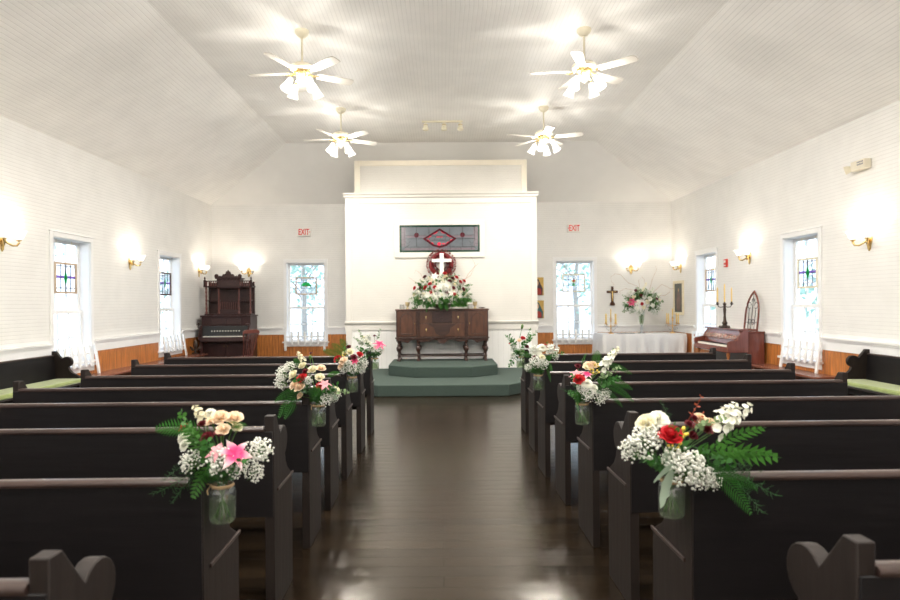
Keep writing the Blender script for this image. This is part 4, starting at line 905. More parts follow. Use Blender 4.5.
MB().box(-0.27,0.27,-0.03,0,0.30,0.36).box(-0.27,0.27,-0.03,0,-0.36,-0.30).box(-0.27,-0.21,-0.03,0,-0.30,0.30).box(0.21,0.27,-0.03,0,-0.30,0.30).done('gilt_frame', M['frame_cream'], r, bevel=0.006)
MB().box(-0.21,0.21,-0.012,-0.004,-0.30,0.30).done('canvas', mat('dark olive painting', (0.07,0.075,0.06), 0.4, var=0.4, scale=6), r, smooth=False)
MB().prism([(-0.09,-0.27),(0.08,-0.27),(0.10,-0.05),(0.06,0.10),(0.03,0.13),(-0.03,0.13),(-0.07,0.08),(-0.10,-0.05)], -0.014, -0.012, 'Y').done('painted_robe', mat('brown painted robe', (0.16,0.09,0.07), 0.4, var=0.4), r, smooth=False)
MB().lathe([(0.0001,0),(0.035,0),(0.035,0.003),(0.0001,0.003)], 14, mx=Matrix.Translation((0,-0.012,0.165)) @ Matrix.Rotation(PI/2,4,'X'), sc=(0.8,1.1)).done('painted_face', ICN[3], r, smooth=False)
r = thing('wall_crucifix', 'brown wooden cross hanging on the back wall above the linen table', 'cross', (3.70, D, 1.53))
MB().prism([(-0.026,-0.16),(0.026,-0.16),(0.026,0.20),(-0.026,0.20)], -0.02, 0.0, 'Y').prism([(-0.12,0.055),(0.12,0.055),(0.12,0.11),(-0.12,0.11)], -0.019, -0.001, 'Y').prism([(-0.05,-0.17),(-0.055,-0.21),(0.055,-0.21),(0.05,-0.17),(0.0,-0.10)], -0.03, 0.0, 'Y').done('cross_body', M['walnut_l'], r, bevel=0.003)
MB().tube([(0,-0.028,-0.11),(0,-0.030,0.06),(0,-0.032,0.10)], [0.010,0.015,0.010], 8).tube([(-0.08,-0.026,0.09),(0,-0.030,0.075),(0.08,-0.026,0.09)], 0.006, 6).done('brass_figure', M['brass'], r)
# ---- small things on the sideboard
SZ = 0.35+0.946
def cup(x, y, h, rr, m, name, label, cat):
    r = thing(name, label, cat, (x, y, SZ)); 
    MB().lathe([(rr*0.7,0),(rr*0.75,h*0.1),(rr*0.3,h*0.25),(rr*0.3,h*0.35),(rr*0.9,h*0.5),(rr,h),(rr*0.9,h),(rr*0.8,h*0.55),(0.0001,h*0.5)], 14).done('cup', m, r)
    MB().lathe([(rr*0.6,h*0.5),(rr*0.6,h*0.95),(0.0001,h*0.96)], 12).done('wax', M['candle'], r)
cup(-0.635, 11.20, 0.125, 0.042, M['frame_gold'], 'candle_cup', 'gold candle cup on the left end of the walnut sideboard', 'candle holder')
cup(0.605, 11.20, 0.125, 0.042, M['frame_gold'], 'candle_cup', 'gold candle cup on the right end of the walnut sideboard', 'candle holder')
def holder(x, y, label):
    r = thing('glass_votive', label, 'votive', (x, y, SZ))
    MB().prism([(-0.035,0),(0.035,0),(0.035,0.075),(-0.035,0.075)], -0.03, 0.03, 'Y').done('glass_block', M['crystal'], r, bevel=0.004)
    MB().lathe([(0.022,0.004),(0.022,0.055),(0.0001,0.056)], 12).done('wax', M['candle'], r)
    b = MB()
    for s in (-1, 1):
        for t in (-1, 1): b.box(s*0.037-0.003, s*0.037+0.003, t*0.032-0.003, t*0.032+0.003, 0, 0.078)
    b.box(-0.04,0.04,-0.035,-0.030,0.072,0.078).box(-0.04,0.04,0.030,0.035,0.072,0.078); b.done('dark_frame', M['bronze'], r, smooth=False)
holder(-0.73, 11.13, 'small square glass votive beside the gold cup, left on sideboard'); holder(0.515, 11.13, 'small square glass votive beside the gold cup, right on sideboard')
def dish(x, y, label):
    r = thing('small_dish', label, 'dish', (x, y, SZ)); MB().lathe([(0.03,0),(0.06,0.012),(0.065,0.02),(0.055,0.014),(0.0001,0.008)], 16).done('bowl', M['walnut_l'], r)
dish(-0.50, 11.10, 'small dark wooden dish on the sideboard, left of the flowers'); dish(0.73, 11.17, 'small dark wooden dish at the right end of the sideboard')

# ================================================================ FLOWERS
def petal(b, w_, l_, cup_, curl, mx, nu=3, nv=4, ruffle=0.0, point=1.0):
    """petal growing along +z from the origin, cupped about z, curling outwards (+x) at the tip"""
    g = []
    for j in range(nv+1):
        v = j/nv; wd = w_*math.sin(PI*min(1, 0.12+v*0.80*point))**0.7 if point <= 1 else w_*math.sin(PI*min(0.999, 0.10+0.88*v)); row = []
        for i in range(nu+1):
            u = i/nu*2-1; x = curl*v*v*l_ - cup_*u*u*wd + ruffle*math.sin(u*9+v*5)*v*w_
            row.append(b.bm.verts.new(mx @ Vector((x, u*wd, l_*v*(1-0.10*abs(u)) - abs(curl)*0.3*v*v*l_))))
        g.append(row)
    for j in range(nv):
        for i in range(nu): b.bm.faces.new([g[j][i], g[j][i+1], g[j+1][i+1], g[j+1][i]])
def rose_mesh(n, r, ruffle, seed, openness=1.0):
    rnd = random.Random(seed); b = MB()
    for k in range(n):
        t = k/n; a = k*2.4; rad = r*0.06 + r*0.42*t; tilt = (0.05 + 0.75*t*openness)
        mx = Matrix.Rotation(a, 4, 'Z') @ Matrix.Translation((rad*0.5, 0, r*0.1*(1-t))) @ Matrix.Rotation(tilt, 4, 'Y')
        petal(b, r*(0.24+0.27*t), r*(1.05-0.12*t), 0.5-0.25*t, 0.10+0.35*t, mx, ruffle=ruffle*rnd.uniform(0.5,1.5), point=0.85)
    return b
def lily_mesh(r):
    b = MB()
    for k in range(6):
        mx = Matrix.Rotation(k*PI/3+(0.05 if k%2 else 0), 4, 'Z') @ Matrix.Rotation(0.95+(0.1 if k%2 else 0), 4, 'Y')
        petal(b, r*(0.27 if k%2 else 0.20), r*1.15, 0.35, 0.55, mx, nu=4, nv=7, ruffle=0.04, point=1.1)
    return b
def frond_mesh(l, w_, n, droop, tip=0.3, lw=0.32):
    b = MB(); pts = []
    for i in range(n+1):
        u = i/n; pts.append(Vector((droop*u*u*l, 0, l*(u - 0.25*abs(droop)*u*u))))
    b.tube(pts, [0.0022*(1-0.7*i/n) for i in range(n+1)], 4)
    for i in range(1, n):
        u = i/n; ll = w_*math.sin(PI*(0.18+0.80*u))**0.8; d = (pts[i+1]-pts[i]).normalized()
        for s in (-1, 1):
            dr = (Vector((0,s,0)) + d*0.55 + Vector((0.15,0,0))).normalized(); nn = d.cross(dr).normalized(); bb = dr.cross(nn)
            p = pts[i]; h = l/n*lw*1.3
            v = [p - bb*h*0.3, p + dr*ll*0.35 - bb*h, p + dr*ll + nn*ll*0.08, p + dr*ll*0.35 + bb*h, p + bb*h*0.3]
            b.bm.faces.new([b.bm.verts.new(q) for q in v])
    return b
def wispy_mesh(l, seed, n=16):
    rnd = random.Random(seed); b = MB(); pts = [Vector((0.30*(i/n)**2*l, 0, l*i/n)) for i in range(n+1)]
    b.tube(pts, [0.0018*(1-0.6*i/n) for i in range(n+1)], 3)
    for i in range(2, n+1):
        for k in range(3):
            a = rnd.uniform(0, 2*PI); d = Vector((math.cos(a), math.sin(a), rnd.uniform(0.3,1.0))).normalized(); ll = l*0.30*(1.1-0.7*i/n)*rnd.uniform(0.6,1)
            q = pts[i]+d*ll; b.tube([pts[i], q], [0.0010, 0.0005], 3)
            for m_ in range(5):
                t = 0.25+0.18*m_; p = pts[i]+d*ll*t
                for _ in range(2):
                    e = (d+Vector((rnd.uniform(-1,1),rnd.uniform(-1,1),rnd.uniform(-1,1)))).normalized()*ll*0.22; s_ = d.cross(e).normalized()*0.0009
                    b.bm.faces.new([b.bm.verts.new(p-s_), b.bm.verts.new(p+s_), b.bm.verts.new(p+e)])
    return b
def gyp_mesh(r, n, seed):
    rnd = random.Random(seed); b = MB(); st = MB()
    for i in range(n):
        d = Vector((rnd.gauss(0,1), rnd.gauss(0,1), rnd.gauss(0,0.8)+0.5)).normalized()*r*rnd.uniform(0.55,1.0); p = d+Vector((0,0,r*0.4))
        b.ball(p, r*rnd.uniform(0.065,0.11), 5, 3, sc=(1,1,0.8))
        if i % 3 == 0: st.tube([(0,0,-r*0.5), p*0.5, p], 0.0006, 3)
    return b, st
def leaf_mesh(l, w_, curl, nv=5, lobes=0):
    b = MB(); g = []
    for j in range(nv+1):
        v = j/nv; wd = w_*math.sin(PI*(0.06+0.93*v))**0.8; row = []
        if lobes: wd *= 0.75+0.3*math.sin(v*lobes*PI)**2
        for u in (-1, 0, 1): row.append(b.bm.verts.new((curl*v*v*l + 0.15*abs(u)*wd, u*wd, l*v*(1-0.35*curl*v))))
        g.append(row)
    for j in range(nv):
        for i in range(2): b.bm.faces.new([g[j][i], g[j][i+1], g[j+1][i+1], g[j+1][i]])
    return b
def sprig_mesh(l, ls, n, seed, w_=0.35):
    rnd = random.Random(seed); b = MB(); pts = [Vector((0.12*(i/n)**2*l, 0.05*math.sin(i)*l*0.2, l*i/n)) for i in range(n+1)]
    b.tube(pts, [0.0018*(1-0.6*i/n) for i in range(n+1)], 4)
    for i in range(2, n+1):
        for k in range(2):
            a = i*1.57+k*PI+rnd.uniform(-.4,.4); mx = Matrix.Translation(pts[i]) @ align((math.cos(a), math.sin(a), rnd.uniform(0.2,0.8)), rnd.uniform(0,6)); s = ls*(1.1-0.5*i/n)
            b.poly([(0,0,0),(s*w_,0,s*0.4),(s*w_*0.8,s*0.06,s*0.7),(0,0,s),(-s*w_*0.8,s*0.06,s*0.7),(-s*w_,0,s*0.4)], mx)
    return b
def stock_mesh(l, r, seed):
    rnd = random.Random(seed); b = MB()
    for i in range(16):
        u = i/15; a = i*2.4; rr = r*(1-0.6*u); p = Vector((rr*math.cos(a)*0.6, rr*math.sin(a)*0.6, l*u))
        for k in range(5):
            mx = Matrix.Translation(p) @ align((math.cos(a), math.sin(a), 0.5+u), k*1.257) @ Matrix.Rotation(0.9, 4, 'Y'); petal(b, r*0.30, r*0.62*(1-0.4*u), 0.2, 0.2, mx, nu=2, nv=2, point=0.85)
    return b
def berries_mesh(r, n, seed):
    rnd = random.Random(seed); b = MB()
    for i in range(n):
        p = Vector((rnd.uniform(-1,1)*r, rnd.uniform(-1,1)*r, rnd.uniform(0,1)*r)); b.ball(p, r*0.24, 8, 5); b.tube([(0,0,-r), p], 0.0008, 3)
    return b
PROTO = {}
def proto(kind, b, m, name, fix=False):
    o = b.done(name, m, fix=fix, ang=70); me = o.data; bpy.data.objects.remove(o); PROTO[kind] = (name, me)
for kd, m, nm in (('rose_white','white_f','ivory_rose'),('rose_peach','peach_f','peach_rose'),('rose_red','red_f','red_rose'),('rose_dark','dark_f','burgundy_rose')):
    proto(kd, rose_mesh(26, 0.038, 0.07, len(kd), 0.72).ball((0,0,0.020), 0.012, 8, 6, sc=(1,1,1.5)), M[m], nm)
proto('carn_white', rose_mesh(44, 0.036, 0.30, 3, 1.25), M['pure_f'], 'white_carnation')
proto('carn_peach', rose_mesh(44, 0.036, 0.28, 4, 1.15), M['peach_f'], 'peach_carnation')
def lily_mat(name, edge, core):
    m, n, p = nodes(name); t = n.nodes.new('ShaderNodeTexCoord'); ln_ = n.nodes.new('ShaderNodeVectorMath'); ln_.operation = 'LENGTH'; L(n, t.outputs['Object'], ln_.inputs[0])
    r = n.nodes.new('ShaderNodeValToRGB'); r.color_ramp.elements[0].color = core+(1,); r.color_ramp.elements[1].color = edge+(1,); r.color_ramp.elements[0].position = 0.026; r.color_ramp.elements[1].position = 0.058
    L(n, ln_.outputs['Value'], r.inputs['Fac']); L(n, r.outputs['Color'], p.inputs['Base Color']); p.inputs['Roughness'].default_value = 0.5; return m
M['lily_p'] = lily_mat('stargazer lily petals', (0.85,0.74,0.72), (0.66,0.02,0.15)); M['lily_m'] = lily_mat('magenta lily petals', (0.70,0.15,0.25), (0.55,0.01,0.10))
proto('lily_pink', lily_mesh(0.058), M['lily_p'], 'pink_lily'); proto('lily_magenta', lily_mesh(0.070), M['lily_m'], 'magenta_lily')
proto('lily_pale', lily_mesh(0.060), M['pink_f'], 'pale_pink_lily'); proto('lily_white', lily_mesh(0.085), M['pure_f'], 'white_lily')
proto('fern', frond_mesh(0.30, 0.075, 24, 0.45, lw=0.20), M['fern'], 'fern_frond'); proto('fern_small', frond_mesh(0.17, 0.045, 15, 0.35, lw=0.24), M['fern'], 'small_fern_frond')
proto('ruscus', frond_mesh(0.20, 0.055, 9, 0.25, lw=0.30), M['leaf'], 'leaf_spray')
proto('wispy', wispy_mesh(0.18, 5), M['wispy'], 'asparagus_fern'); proto('sprig', sprig_mesh(0.16, 0.035, 9, 2), M['leaf'], 'green_sprig')
proto('dark_sprig', sprig_mesh(0.13, 0.040, 9, 6), M['fern'], 'dark_green_sprig')
proto('euca', sprig_mesh(0.17, 0.030, 9, 4, 0.5), M['euca'], 'pale_eucalyptus_sprig'); proto('rust', sprig_mesh(0.13, 0.022, 6, 9), M['rust'], 'rusty_red_sprig')
proto('dusty', leaf_mesh(0.085, 0.024, 0.25, 8, 3), M['dusty'], 'silver_leaf'); proto('leaf', leaf_mesh(0.07, 0.016, 0.2), M['leaf'], 'green_leaf')
proto('stock', stock_mesh(0.085, 0.028, 3), M['pure_f'], 'white_stock_bloom'); proto('stock_c', stock_mesh(0.07, 0.024, 3), M['white_f'], 'cream_stock_bloom')
gb, gs = gyp_mesh(0.050, 150, 7); proto('gyp', gb, M['gyp'], 'babys_breath', fix=True); proto('gyp_stem', gs, M['stem'], 'thin_green_stems', fix=True)
proto('berries', berries_mesh(0.024, 9, 4), M['berry'], 'yellow_berries', fix=True)
bud = MB(); bud.tube([(0,0,0),(0,0,0.07)], 0.0018, 4).lathe([(0.003,0.065),(0.008,0.075),(0.009,0.09),(0.004,0.10)], 8); proto('stemlet', bud, M['stem'], 'bud_stem', fix=True)
def put(root, kind, p, d, s=1.0, spin=None):
    if kind in ('fern','fern_small','ruscus','dusty','wispy') and spin is not None or kind in ('fern','fern_small','ruscus','dusty'):
        spin = (-0.55 if d[0] < 0 else PI+0.55) + random.uniform(-0.3, 0.3)
    nm, me = PROTO[kind]; o = bpy.data.objects.new(nm, me); C.objects.link(o); o.parent = root
    o.matrix_local = Matrix.Translation(p) @ align(d, random.uniform(0, 6.28) if spin is None else spin) @ Matrix.Scale(s, 4)
    if kind == 'gyp': put(root, 'gyp_stem', p, d, s)
    return o

def make_jar():
    r = thing('mason_jar', 'x', 'jar')
    MB().shell([(0.036,0.002),(0.041,0.010),(0.042,0.03),(0.042,0.095),(0.039,0.108),(0.033,0.116),(0.033,0.132),(0.035,0.134),(0.034,0.137)], 20).lathe([(0.0001,0.0),(0.034,0.0),(0.036,0.004),(0.0001,0.006)], 20).done('glass', M['jar'], r)
    MB().lathe([(0.0001,0.008),(0.036,0.008),(0.0385,0.02),(0.0385,0.075),(0.0001,0.076)], 18).done('water', M['water'], r)
    MB().shell([(0.0335,0.112),(0.0370,0.116),(0.0375,0.120),(0.0335,0.124)], 18).tube([(0.035,0.0,0.119),(0.048,0.012,0.126),(0.058,0.02,0.15),(0.070,0.02,0.185)], 0.0025, 5).tube([(0.035,0.01,0.119),(0.036,0.035,0.112),(0.030,0.045,0.10)], 0.0022, 5).done('twine', M['twine'], r)
    return r
jar0 = make_jar(); jar_n = [0]
def bouquet(side, row, jlabel, blabel, mouth_px, items, seed, jx=None):
    """items: (kind, photo offset from the jar mouth in metres dx, dz, scale, outward tilt y)"""
    random.seed(seed)
    ax = (LA + 0.021 + 0.046) if side == 'left' else (RA + R_OFF[row] - 0.021 - 0.046)
    y = (depth_l if side == 'left' else depth_r)[row] + 0.045
    if jx is not None: ax = jx
    j = jar0 if jar_n[0] == 0 else dup(jar0); jar_n[0] += 1
    j.location = (ax, y, 0.695); j.rotation_euler = (0, 0, 0 if side == 'right' else PI); j['label'] = jlabel; j['group'] = 'mason jars tied to the pew ends'
    r = thing('flower_bouquet', blabel, 'bouquet', (ax, y, 0.695+0.137), 0, 'bouquets on the pew ends')
    b = MB()
    for k in range(16):
        a = k*0.7; b.tube([(0.024*math.cos(a), 0.024*math.sin(a), -0.122), (-0.010*math.cos(a), -0.010*math.sin(a), -0.03), (0.030*math.cos(a+2.6), 0.030*math.sin(a+2.6), 0.05)], 0.0022, 5)
    b.done('stems', M['stem'], r)
    for k in range(14):
        a = k*0.785+seed; put(r, ('dark_sprig','sprig','wispy','dark_sprig','sprig','fern_small','wispy')[k % 7], (0,0,0.0), (math.cos(a), math.sin(a)*0.8, 0.45+0.12*(k % 4)), 0.72)
    for it in items:
        kind, dx, dz, s = it[:4]; dy = it[4] if len(it) > 4 else -0.05
        p = Vector((dx, dy, dz))
        if kind in ('fern','fern_small','ruscus','wispy','euca','sprig','rust','dark_sprig','leaf','dusty','stemlet'):
            q = Vector((it[5], it[4]-0.03, it[6])) if len(it) > 6 else p*1.5; d = q-p; put(r, kind, p, d, s, spin=it[7] if len(it) > 7 else None)
        else:
            s *= 1.12
            d = Vector((dx*1.0, -0.10, 0.05+dz*0.6)); put(r, kind, p, d, s)
            if not kind.startswith('gyp'):
                MB().tube([(0,0,-0.01), (dx*0.4, dy*0.4, dz*0.6), tuple(p)], 0.0018, 4).done('stem', M['stem'], r)
    return r
def px(sc, x0, y0):
    return lambda x, y: ((x-x0)/sc, (y0-y)/sc)
# left, row of pew 1: pink lily
f = px(300, 220, 488)
bouquet('left', 1, 'clear glass mason jar tied to the pew end below the pink lily', 'bouquet with a pink lily, peach blooms and white filler, nearest on the left aisle', None, [
 ('lily_pink', *f(241,458), 0.85, -0.085), ('lily_pale', *f(226,455), 0.55, -0.09), ('rose_peach', *f(222,429), 0.75, -0.03), ('rose_peach', *f(233,431), 0.75, -0.01), ('rose_peach', *f(215,431), 0.5, -0.04), ('rose_peach', *f(228,438), 0.6, -0.06), ('rose_white', *f(237,438), 0.45, -0.02), ('carn_white', *f(210,424), 0.45, -0.01),
 ('stock_c', *f(205,430), 0.8, -0.02), ('rose_dark', *f(225,440), 0.5, -0.06), ('rose_dark', *f(213,445), 0.55, -0.06), ('rose_dark', *f(207,432), 0.35, -0.05), ('rose_red', *f(184,439), 0.45, 0.0), ('carn_white', *f(188,446), 0.55, -0.03), ('carn_white', *f(191,452), 0.45, -0.05),
 ('gyp', *f(227,468), 0.85, -0.07), ('gyp', *f(238,474), 0.7, -0.05), ('gyp', *f(255,462), 0.85, -0.02), ('gyp', *f(252,480), 0.6, -0.03), ('gyp', *f(201,468), 0.7, -0.06),
 ('fern', *f(203,446), 0.5, 0.0, *f(160,418), 1.6), ('fern_small', *f(205,438), 0.9, -0.03, *f(180,430)), ('fern_small', *f(222,440), 0.8, -0.02, *f(245,424)), ('sprig', *f(205,452), 0.8, -0.05, *f(194,430)),
 ('wispy', *f(203,470), 0.85, -0.04, *f(178,498)), ('wispy', *f(208,475), 0.7, -0.05, *f(185,488)), ('wispy', *f(203,465), 0.6, -0.05, *f(187,468)), ('ruscus', *f(212,470), 0.6, -0.04, *f(200,490)), ('ruscus', *f(210,460), 0.7, -0.05, *f(200,435)), ('dark_sprig', *f(212,475), 0.9, -0.05, *f(214,455)), ('dark_sprig', *f(222,478), 0.9, -0.04, *f(236,468)), ('sprig', *f(215,462), 0.7, -0.07, *f(208,445))], 1)
# right, row 1: large red rose
f = px(300, 675, 483)
bouquet('right', 1, 'clear glass mason jar tied to the pew end below the large red rose', 'bouquet with a large red rose, yellow berries and a spreading leafy frond', None, [
 ('rose_red', *f(665,442), 0.95, -0.085), ('rose_white', *f(649,433), 0.85, -0.03), ('carn_white', *f(661,430), 0.8, -0.01), ('berries', *f(677,440), 0.9, -0.08), ('berries', *f(667,449), 0.7, -0.10), ('rose_dark', *f(686,432), 0.42, -0.05), ('rose_dark', *f(701,437), 0.60, -0.05), ('rose_dark', *f(689,443), 0.45, -0.05), ('rose_dark', *f(693,427), 0.35, -0.03),
 ('stock', *f(713,440), 1.0, -0.03), ('stock', *f(726,432), 1.0, -0.01), ('stock', *f(722,426), 0.7, 0.0), ('carn_peach', *f(700,428), 0.5, -0.02), ('carn_peach', *f(708,432), 0.5, -0.03), ('rust', *f(690,432), 0.75, 0.0, *f(706,405)), ('rust', *f(690,440), 0.6, -0.03, *f(698,420)),
 ('gyp', *f(646,452), 1.0, -0.05), ('gyp', *f(637,458), 0.8, -0.03), ('gyp', *f(652,443), 0.7, -0.05), ('gyp', *f(676,472), 1.15, -0.09), ('gyp', *f(668,464), 0.8, -0.09), ('gyp', *f(690,480), 0.85, -0.07), ('gyp', *f(700,484), 0.7, -0.06),
 ('ruscus', *f(705,465), 1.0, -0.05, *f(745,448), 1.6), ('ruscus', *f(712,460), 1.0, -0.03, *f(757,455), 1.6), ('wispy', *f(700,470), 1.1, -0.06, *f(740,476), 1.6), ('ruscus', *f(714,455), 0.9, -0.01, *f(738,436), 1.6), ('fern', *f(690,470), 0.6, -0.08, *f(735,470), 1.6), ('fern', *f(692,462), 0.7, -0.08, *f(722,480), 1.6), ('ruscus', *f(688,455), 0.8, -0.07, *f(705,450), 1.6),
 ('wispy', *f(725,475), 0.95, -0.02, *f(755,488)), ('wispy', *f(722,472), 0.9, -0.03, *f(738,492)), ('wispy', *f(732,470), 0.8, 0.0, *f(762,480)),
 ('dusty', *f(662,464), 1.3, -0.13, *f(640,468)), ('dusty', *f(662,468), 1.6, -0.13, *f(640,492)), ('dusty', *f(664,462), 0.8, -0.09, *f(650,450)), ('wispy', *f(672,430), 0.4, 0.0, *f(668,412)), ('euca', *f(685,438), 0.7, -0.05, *f(705,425)), ('leaf', *f(648,438), 0.7, -0.04, *f(638,434)), ('dark_sprig', *f(685,450), 1.0, -0.06, *f(700,455)), ('dark_sprig', *f(680,460), 0.9, -0.07, *f(672,440))], 2)
# left, row 3
f = px(172, 316, 405)
bouquet('left', 3, 'clear glass mason jar on the pew end below a bouquet of peach and red roses', 'round bouquet of ivory and peach roses around one red rose, second on the left aisle', None, [
 ('rose_red', *f(304,381), 0.85, -0.085), ('rose_white', *f(295,378), 0.8, -0.05), ('rose_peach', *f(297,387), 0.75, -0.09), ('rose_peach', *f(303,389), 0.9, -0.10), ('rose_peach', *f(302,397), 0.55, -0.08), ('rose_white', *f(302,370), 0.7, -0.02), ('stock_c', *f(301,364), 0.8, 0.0), ('rose_white', *f(312,374), 0.8, -0.03), ('rose_peach', *f(319,373), 0.75, -0.01), ('rose_white', *f(319,381), 0.75, -0.05),
 ('rose_dark', *f(306,374), 0.5, -0.06), ('rose_red', *f(320,388), 0.6, -0.07), ('rose_white', *f(334,393), 0.6, -0.04), ('lily_pale', *f(325,386), 0.6, -0.08),
 ('gyp', *f(285,378), 0.85, -0.02), ('gyp', *f(284,386), 0.85, -0.03), ('gyp', *f(290,372), 0.7, 0.0), ('gyp', *f(325,402), 0.8, -0.05), ('gyp', *f(332,398), 0.7, -0.04), ('gyp', *f(310,383), 0.5, -0.09),
 ('dusty', *f(325,392), 1.1, -0.06, *f(338,386)), ('dusty', *f(327,395), 1.1, -0.06, *f(338,396)), ('euca', *f(320,395), 1.0, -0.04, *f(336,392)), ('fern_small', *f(300,392), 1.2, -0.05, *f(286,402)), ('fern_small', *f(302,395), 1.1, -0.04, *f(290,405)), ('fern_small', *f(298,390), 1.0, -0.02, *f(282,394)), ('fern_small', *f(310,398), 0.9, -0.06, *f(318,390)), ('wispy', *f(312,398), 0.8, -0.08, *f(310,385)), ('dark_sprig', *f(310,398), 1.1, -0.05, *f(306,390)), ('dark_sprig', *f(318,398), 1.1, -0.05, *f(326,392)),
 ('stemlet', *f(309,372), 0.9, 0.0, *f(309,360)), ('rose_dark', *f(309,357), 0.28, 0.0), ('fern_small', *f(300,372), 0.6, 0.0, *f(293,360)), ('fern_small', *f(325,380), 0.7, 0.0, *f(335,372))], 3)
# right, row 3
f = px(172, 578, 411)
bouquet('right', 3, 'clear glass mason jar on the pew end below the bouquet with a long fern', 'bouquet with red rose at its side and long fern, second on the right', None, [
 ('rose_red', *f(572,390), 0.9, -0.08), ('lily_pale', *f(570,384), 0.6, -0.06), ('lily_pink', *f(580,384), 0.55, -0.07), ('carn_peach', *f(583,377), 0.7, -0.03), ('carn_peach', *f(588,376), 0.6, -0.02), ('carn_white', *f(579,393), 0.75, -0.09), ('carn_white', *f(586,397), 0.55, -0.08), ('rose_dark', *f(574,378), 0.5, 0.0), ('berries', *f(587,382), 0.9, -0.06), ('berries', *f(591,376), 0.6, -0.03),
 ('stock', *f(596,380), 1.1, -0.02), ('stock', *f(600,375), 1.0, 0.0), ('stock_c', *f(606,368), 0.9, 0.0), ('rose_white', *f(580,379), 0.55, -0.05),
 ('gyp', *f(580,404), 0.85, -0.08), ('gyp', *f(590,408), 0.8, -0.06), ('gyp', *f(574,398), 0.5, -0.08), ('gyp', *f(597,404), 0.6, -0.05),
 ('fern', *f(592,392), 0.75, -0.04, *f(622,396), 1.6), ('fern', *f(592,388), 0.7, -0.03, *f(618,388), 1.6), ('fern', *f(590,396), 0.6, -0.06, *f(615,404), 1.6), ('fern', *f(598,375), 0.6, 0.0, *f(620,374), 1.6), ('fern', *f(574,396), 0.6, -0.03, *f(562,418), 1.6), ('fern', *f(576,398), 0.5, -0.05, *f(565,410), 1.6), ('fern_small', *f(590,378), 0.8, 0.0, *f(593,364)), ('fern_small', *f(580,375), 0.7, 0.02, *f(578,368)),
 ('dark_sprig', *f(580,398), 1.0, -0.04, *f(572,392)), ('dark_sprig', *f(588,396), 1.1, -0.05, *f(600,392)), ('dusty', *f(584,398), 0.8, -0.08, *f(596,400)), ('euca', *f(588,390), 0.9, -0.06, *f(598,384)), ('sprig', *f(600,378), 0.7, 0.0, *f(609,360))], 4)
# left, row 5
f = px(122, 352.5, 378)
bouquet('left', 5, 'clear glass mason jar on the pew end, third along the left aisle', 'bouquet with bright red blooms at both sides and arching greenery, third on the left aisle', None, [
 ('rose_red', *f(340,363), 0.9, -0.05), ('rose_red', *f(360,359), 0.75, -0.04), ('rose_peach', *f(346,365), 1.0, -0.07), ('rose_peach', *f(343,370), 0.7, -0.06), ('rose_white', *f(351,357), 0.95, -0.03), ('rose_white', *f(346,357), 0.6, -0.02), ('rose_dark', *f(349,352), 0.6, 0.0), ('rose_dark', *f(355,361), 0.7, -0.07), ('lily_magenta', *f(356,364), 0.5, -0.07), ('berries', *f(345,358), 0.7, -0.04),
 ('gyp', *f(362,367), 0.9, -0.04), ('gyp', *f(354,372), 0.9, -0.06), ('gyp', *f(346,373), 0.7, -0.05), ('gyp', *f(361,373), 0.7, -0.04), ('gyp', *f(350,367), 0.6, -0.08),
 ('fern_small', *f(347,360), 1.1, 0.0, *f(338,348)), ('fern_small', *f(345,362), 1.2, 0.0, *f(330,352)), ('fern_small', *f(348,356), 0.9, 0.02, *f(343,342)), ('sprig', *f(350,362), 0.8, -0.02, *f(344,348)), ('dark_sprig', *f(352,370), 1.0, -0.04, *f(345,364)), ('dark_sprig', *f(356,370), 1.0, -0.04, *f(362,364))], 5)
# right, row 5
f = px(122, 540.5, 382)
bouquet('right', 5, 'clear glass mason jar on the pew end, third along the right aisle', 'bouquet of mostly white blossoms with small red dots, third on the right aisle', None, [
 ('carn_white', *f(539,362), 0.9, -0.03), ('carn_white', *f(544,358), 0.9, -0.02), ('stock', *f(550,362), 0.9, -0.01), ('stock', *f(555,364), 0.8, 0.0), ('rose_dark', *f(536,367), 0.6, -0.06), ('rose_red', *f(547,356), 0.5, -0.01), ('rose_white', *f(543,367), 0.7, -0.06),
 ('gyp', *f(537,372), 1.0, -0.07), ('gyp', *f(543,374), 0.9, -0.06), ('gyp', *f(531,377), 0.6, -0.04), ('gyp', *f(551,360), 0.8, -0.02), ('gyp', *f(536,361), 0.8, -0.03), ('gyp', *f(556,367), 0.6, 0.0),
 ('fern_small', *f(546,374), 0.9, -0.04, *f(552,382)), ('fern_small', *f(536,366), 0.8, -0.02, *f(528,362)), ('sprig', *f(548,366), 0.9, 0.0, *f(560,362)), ('fern_small', *f(545,366), 0.9, -0.03, *f(553,374)), ('dark_sprig', *f(542,374), 1.0, -0.03, *f(550,366)), ('sprig', *f(545,362), 0.6, 0.0, *f(548,352))], 6)
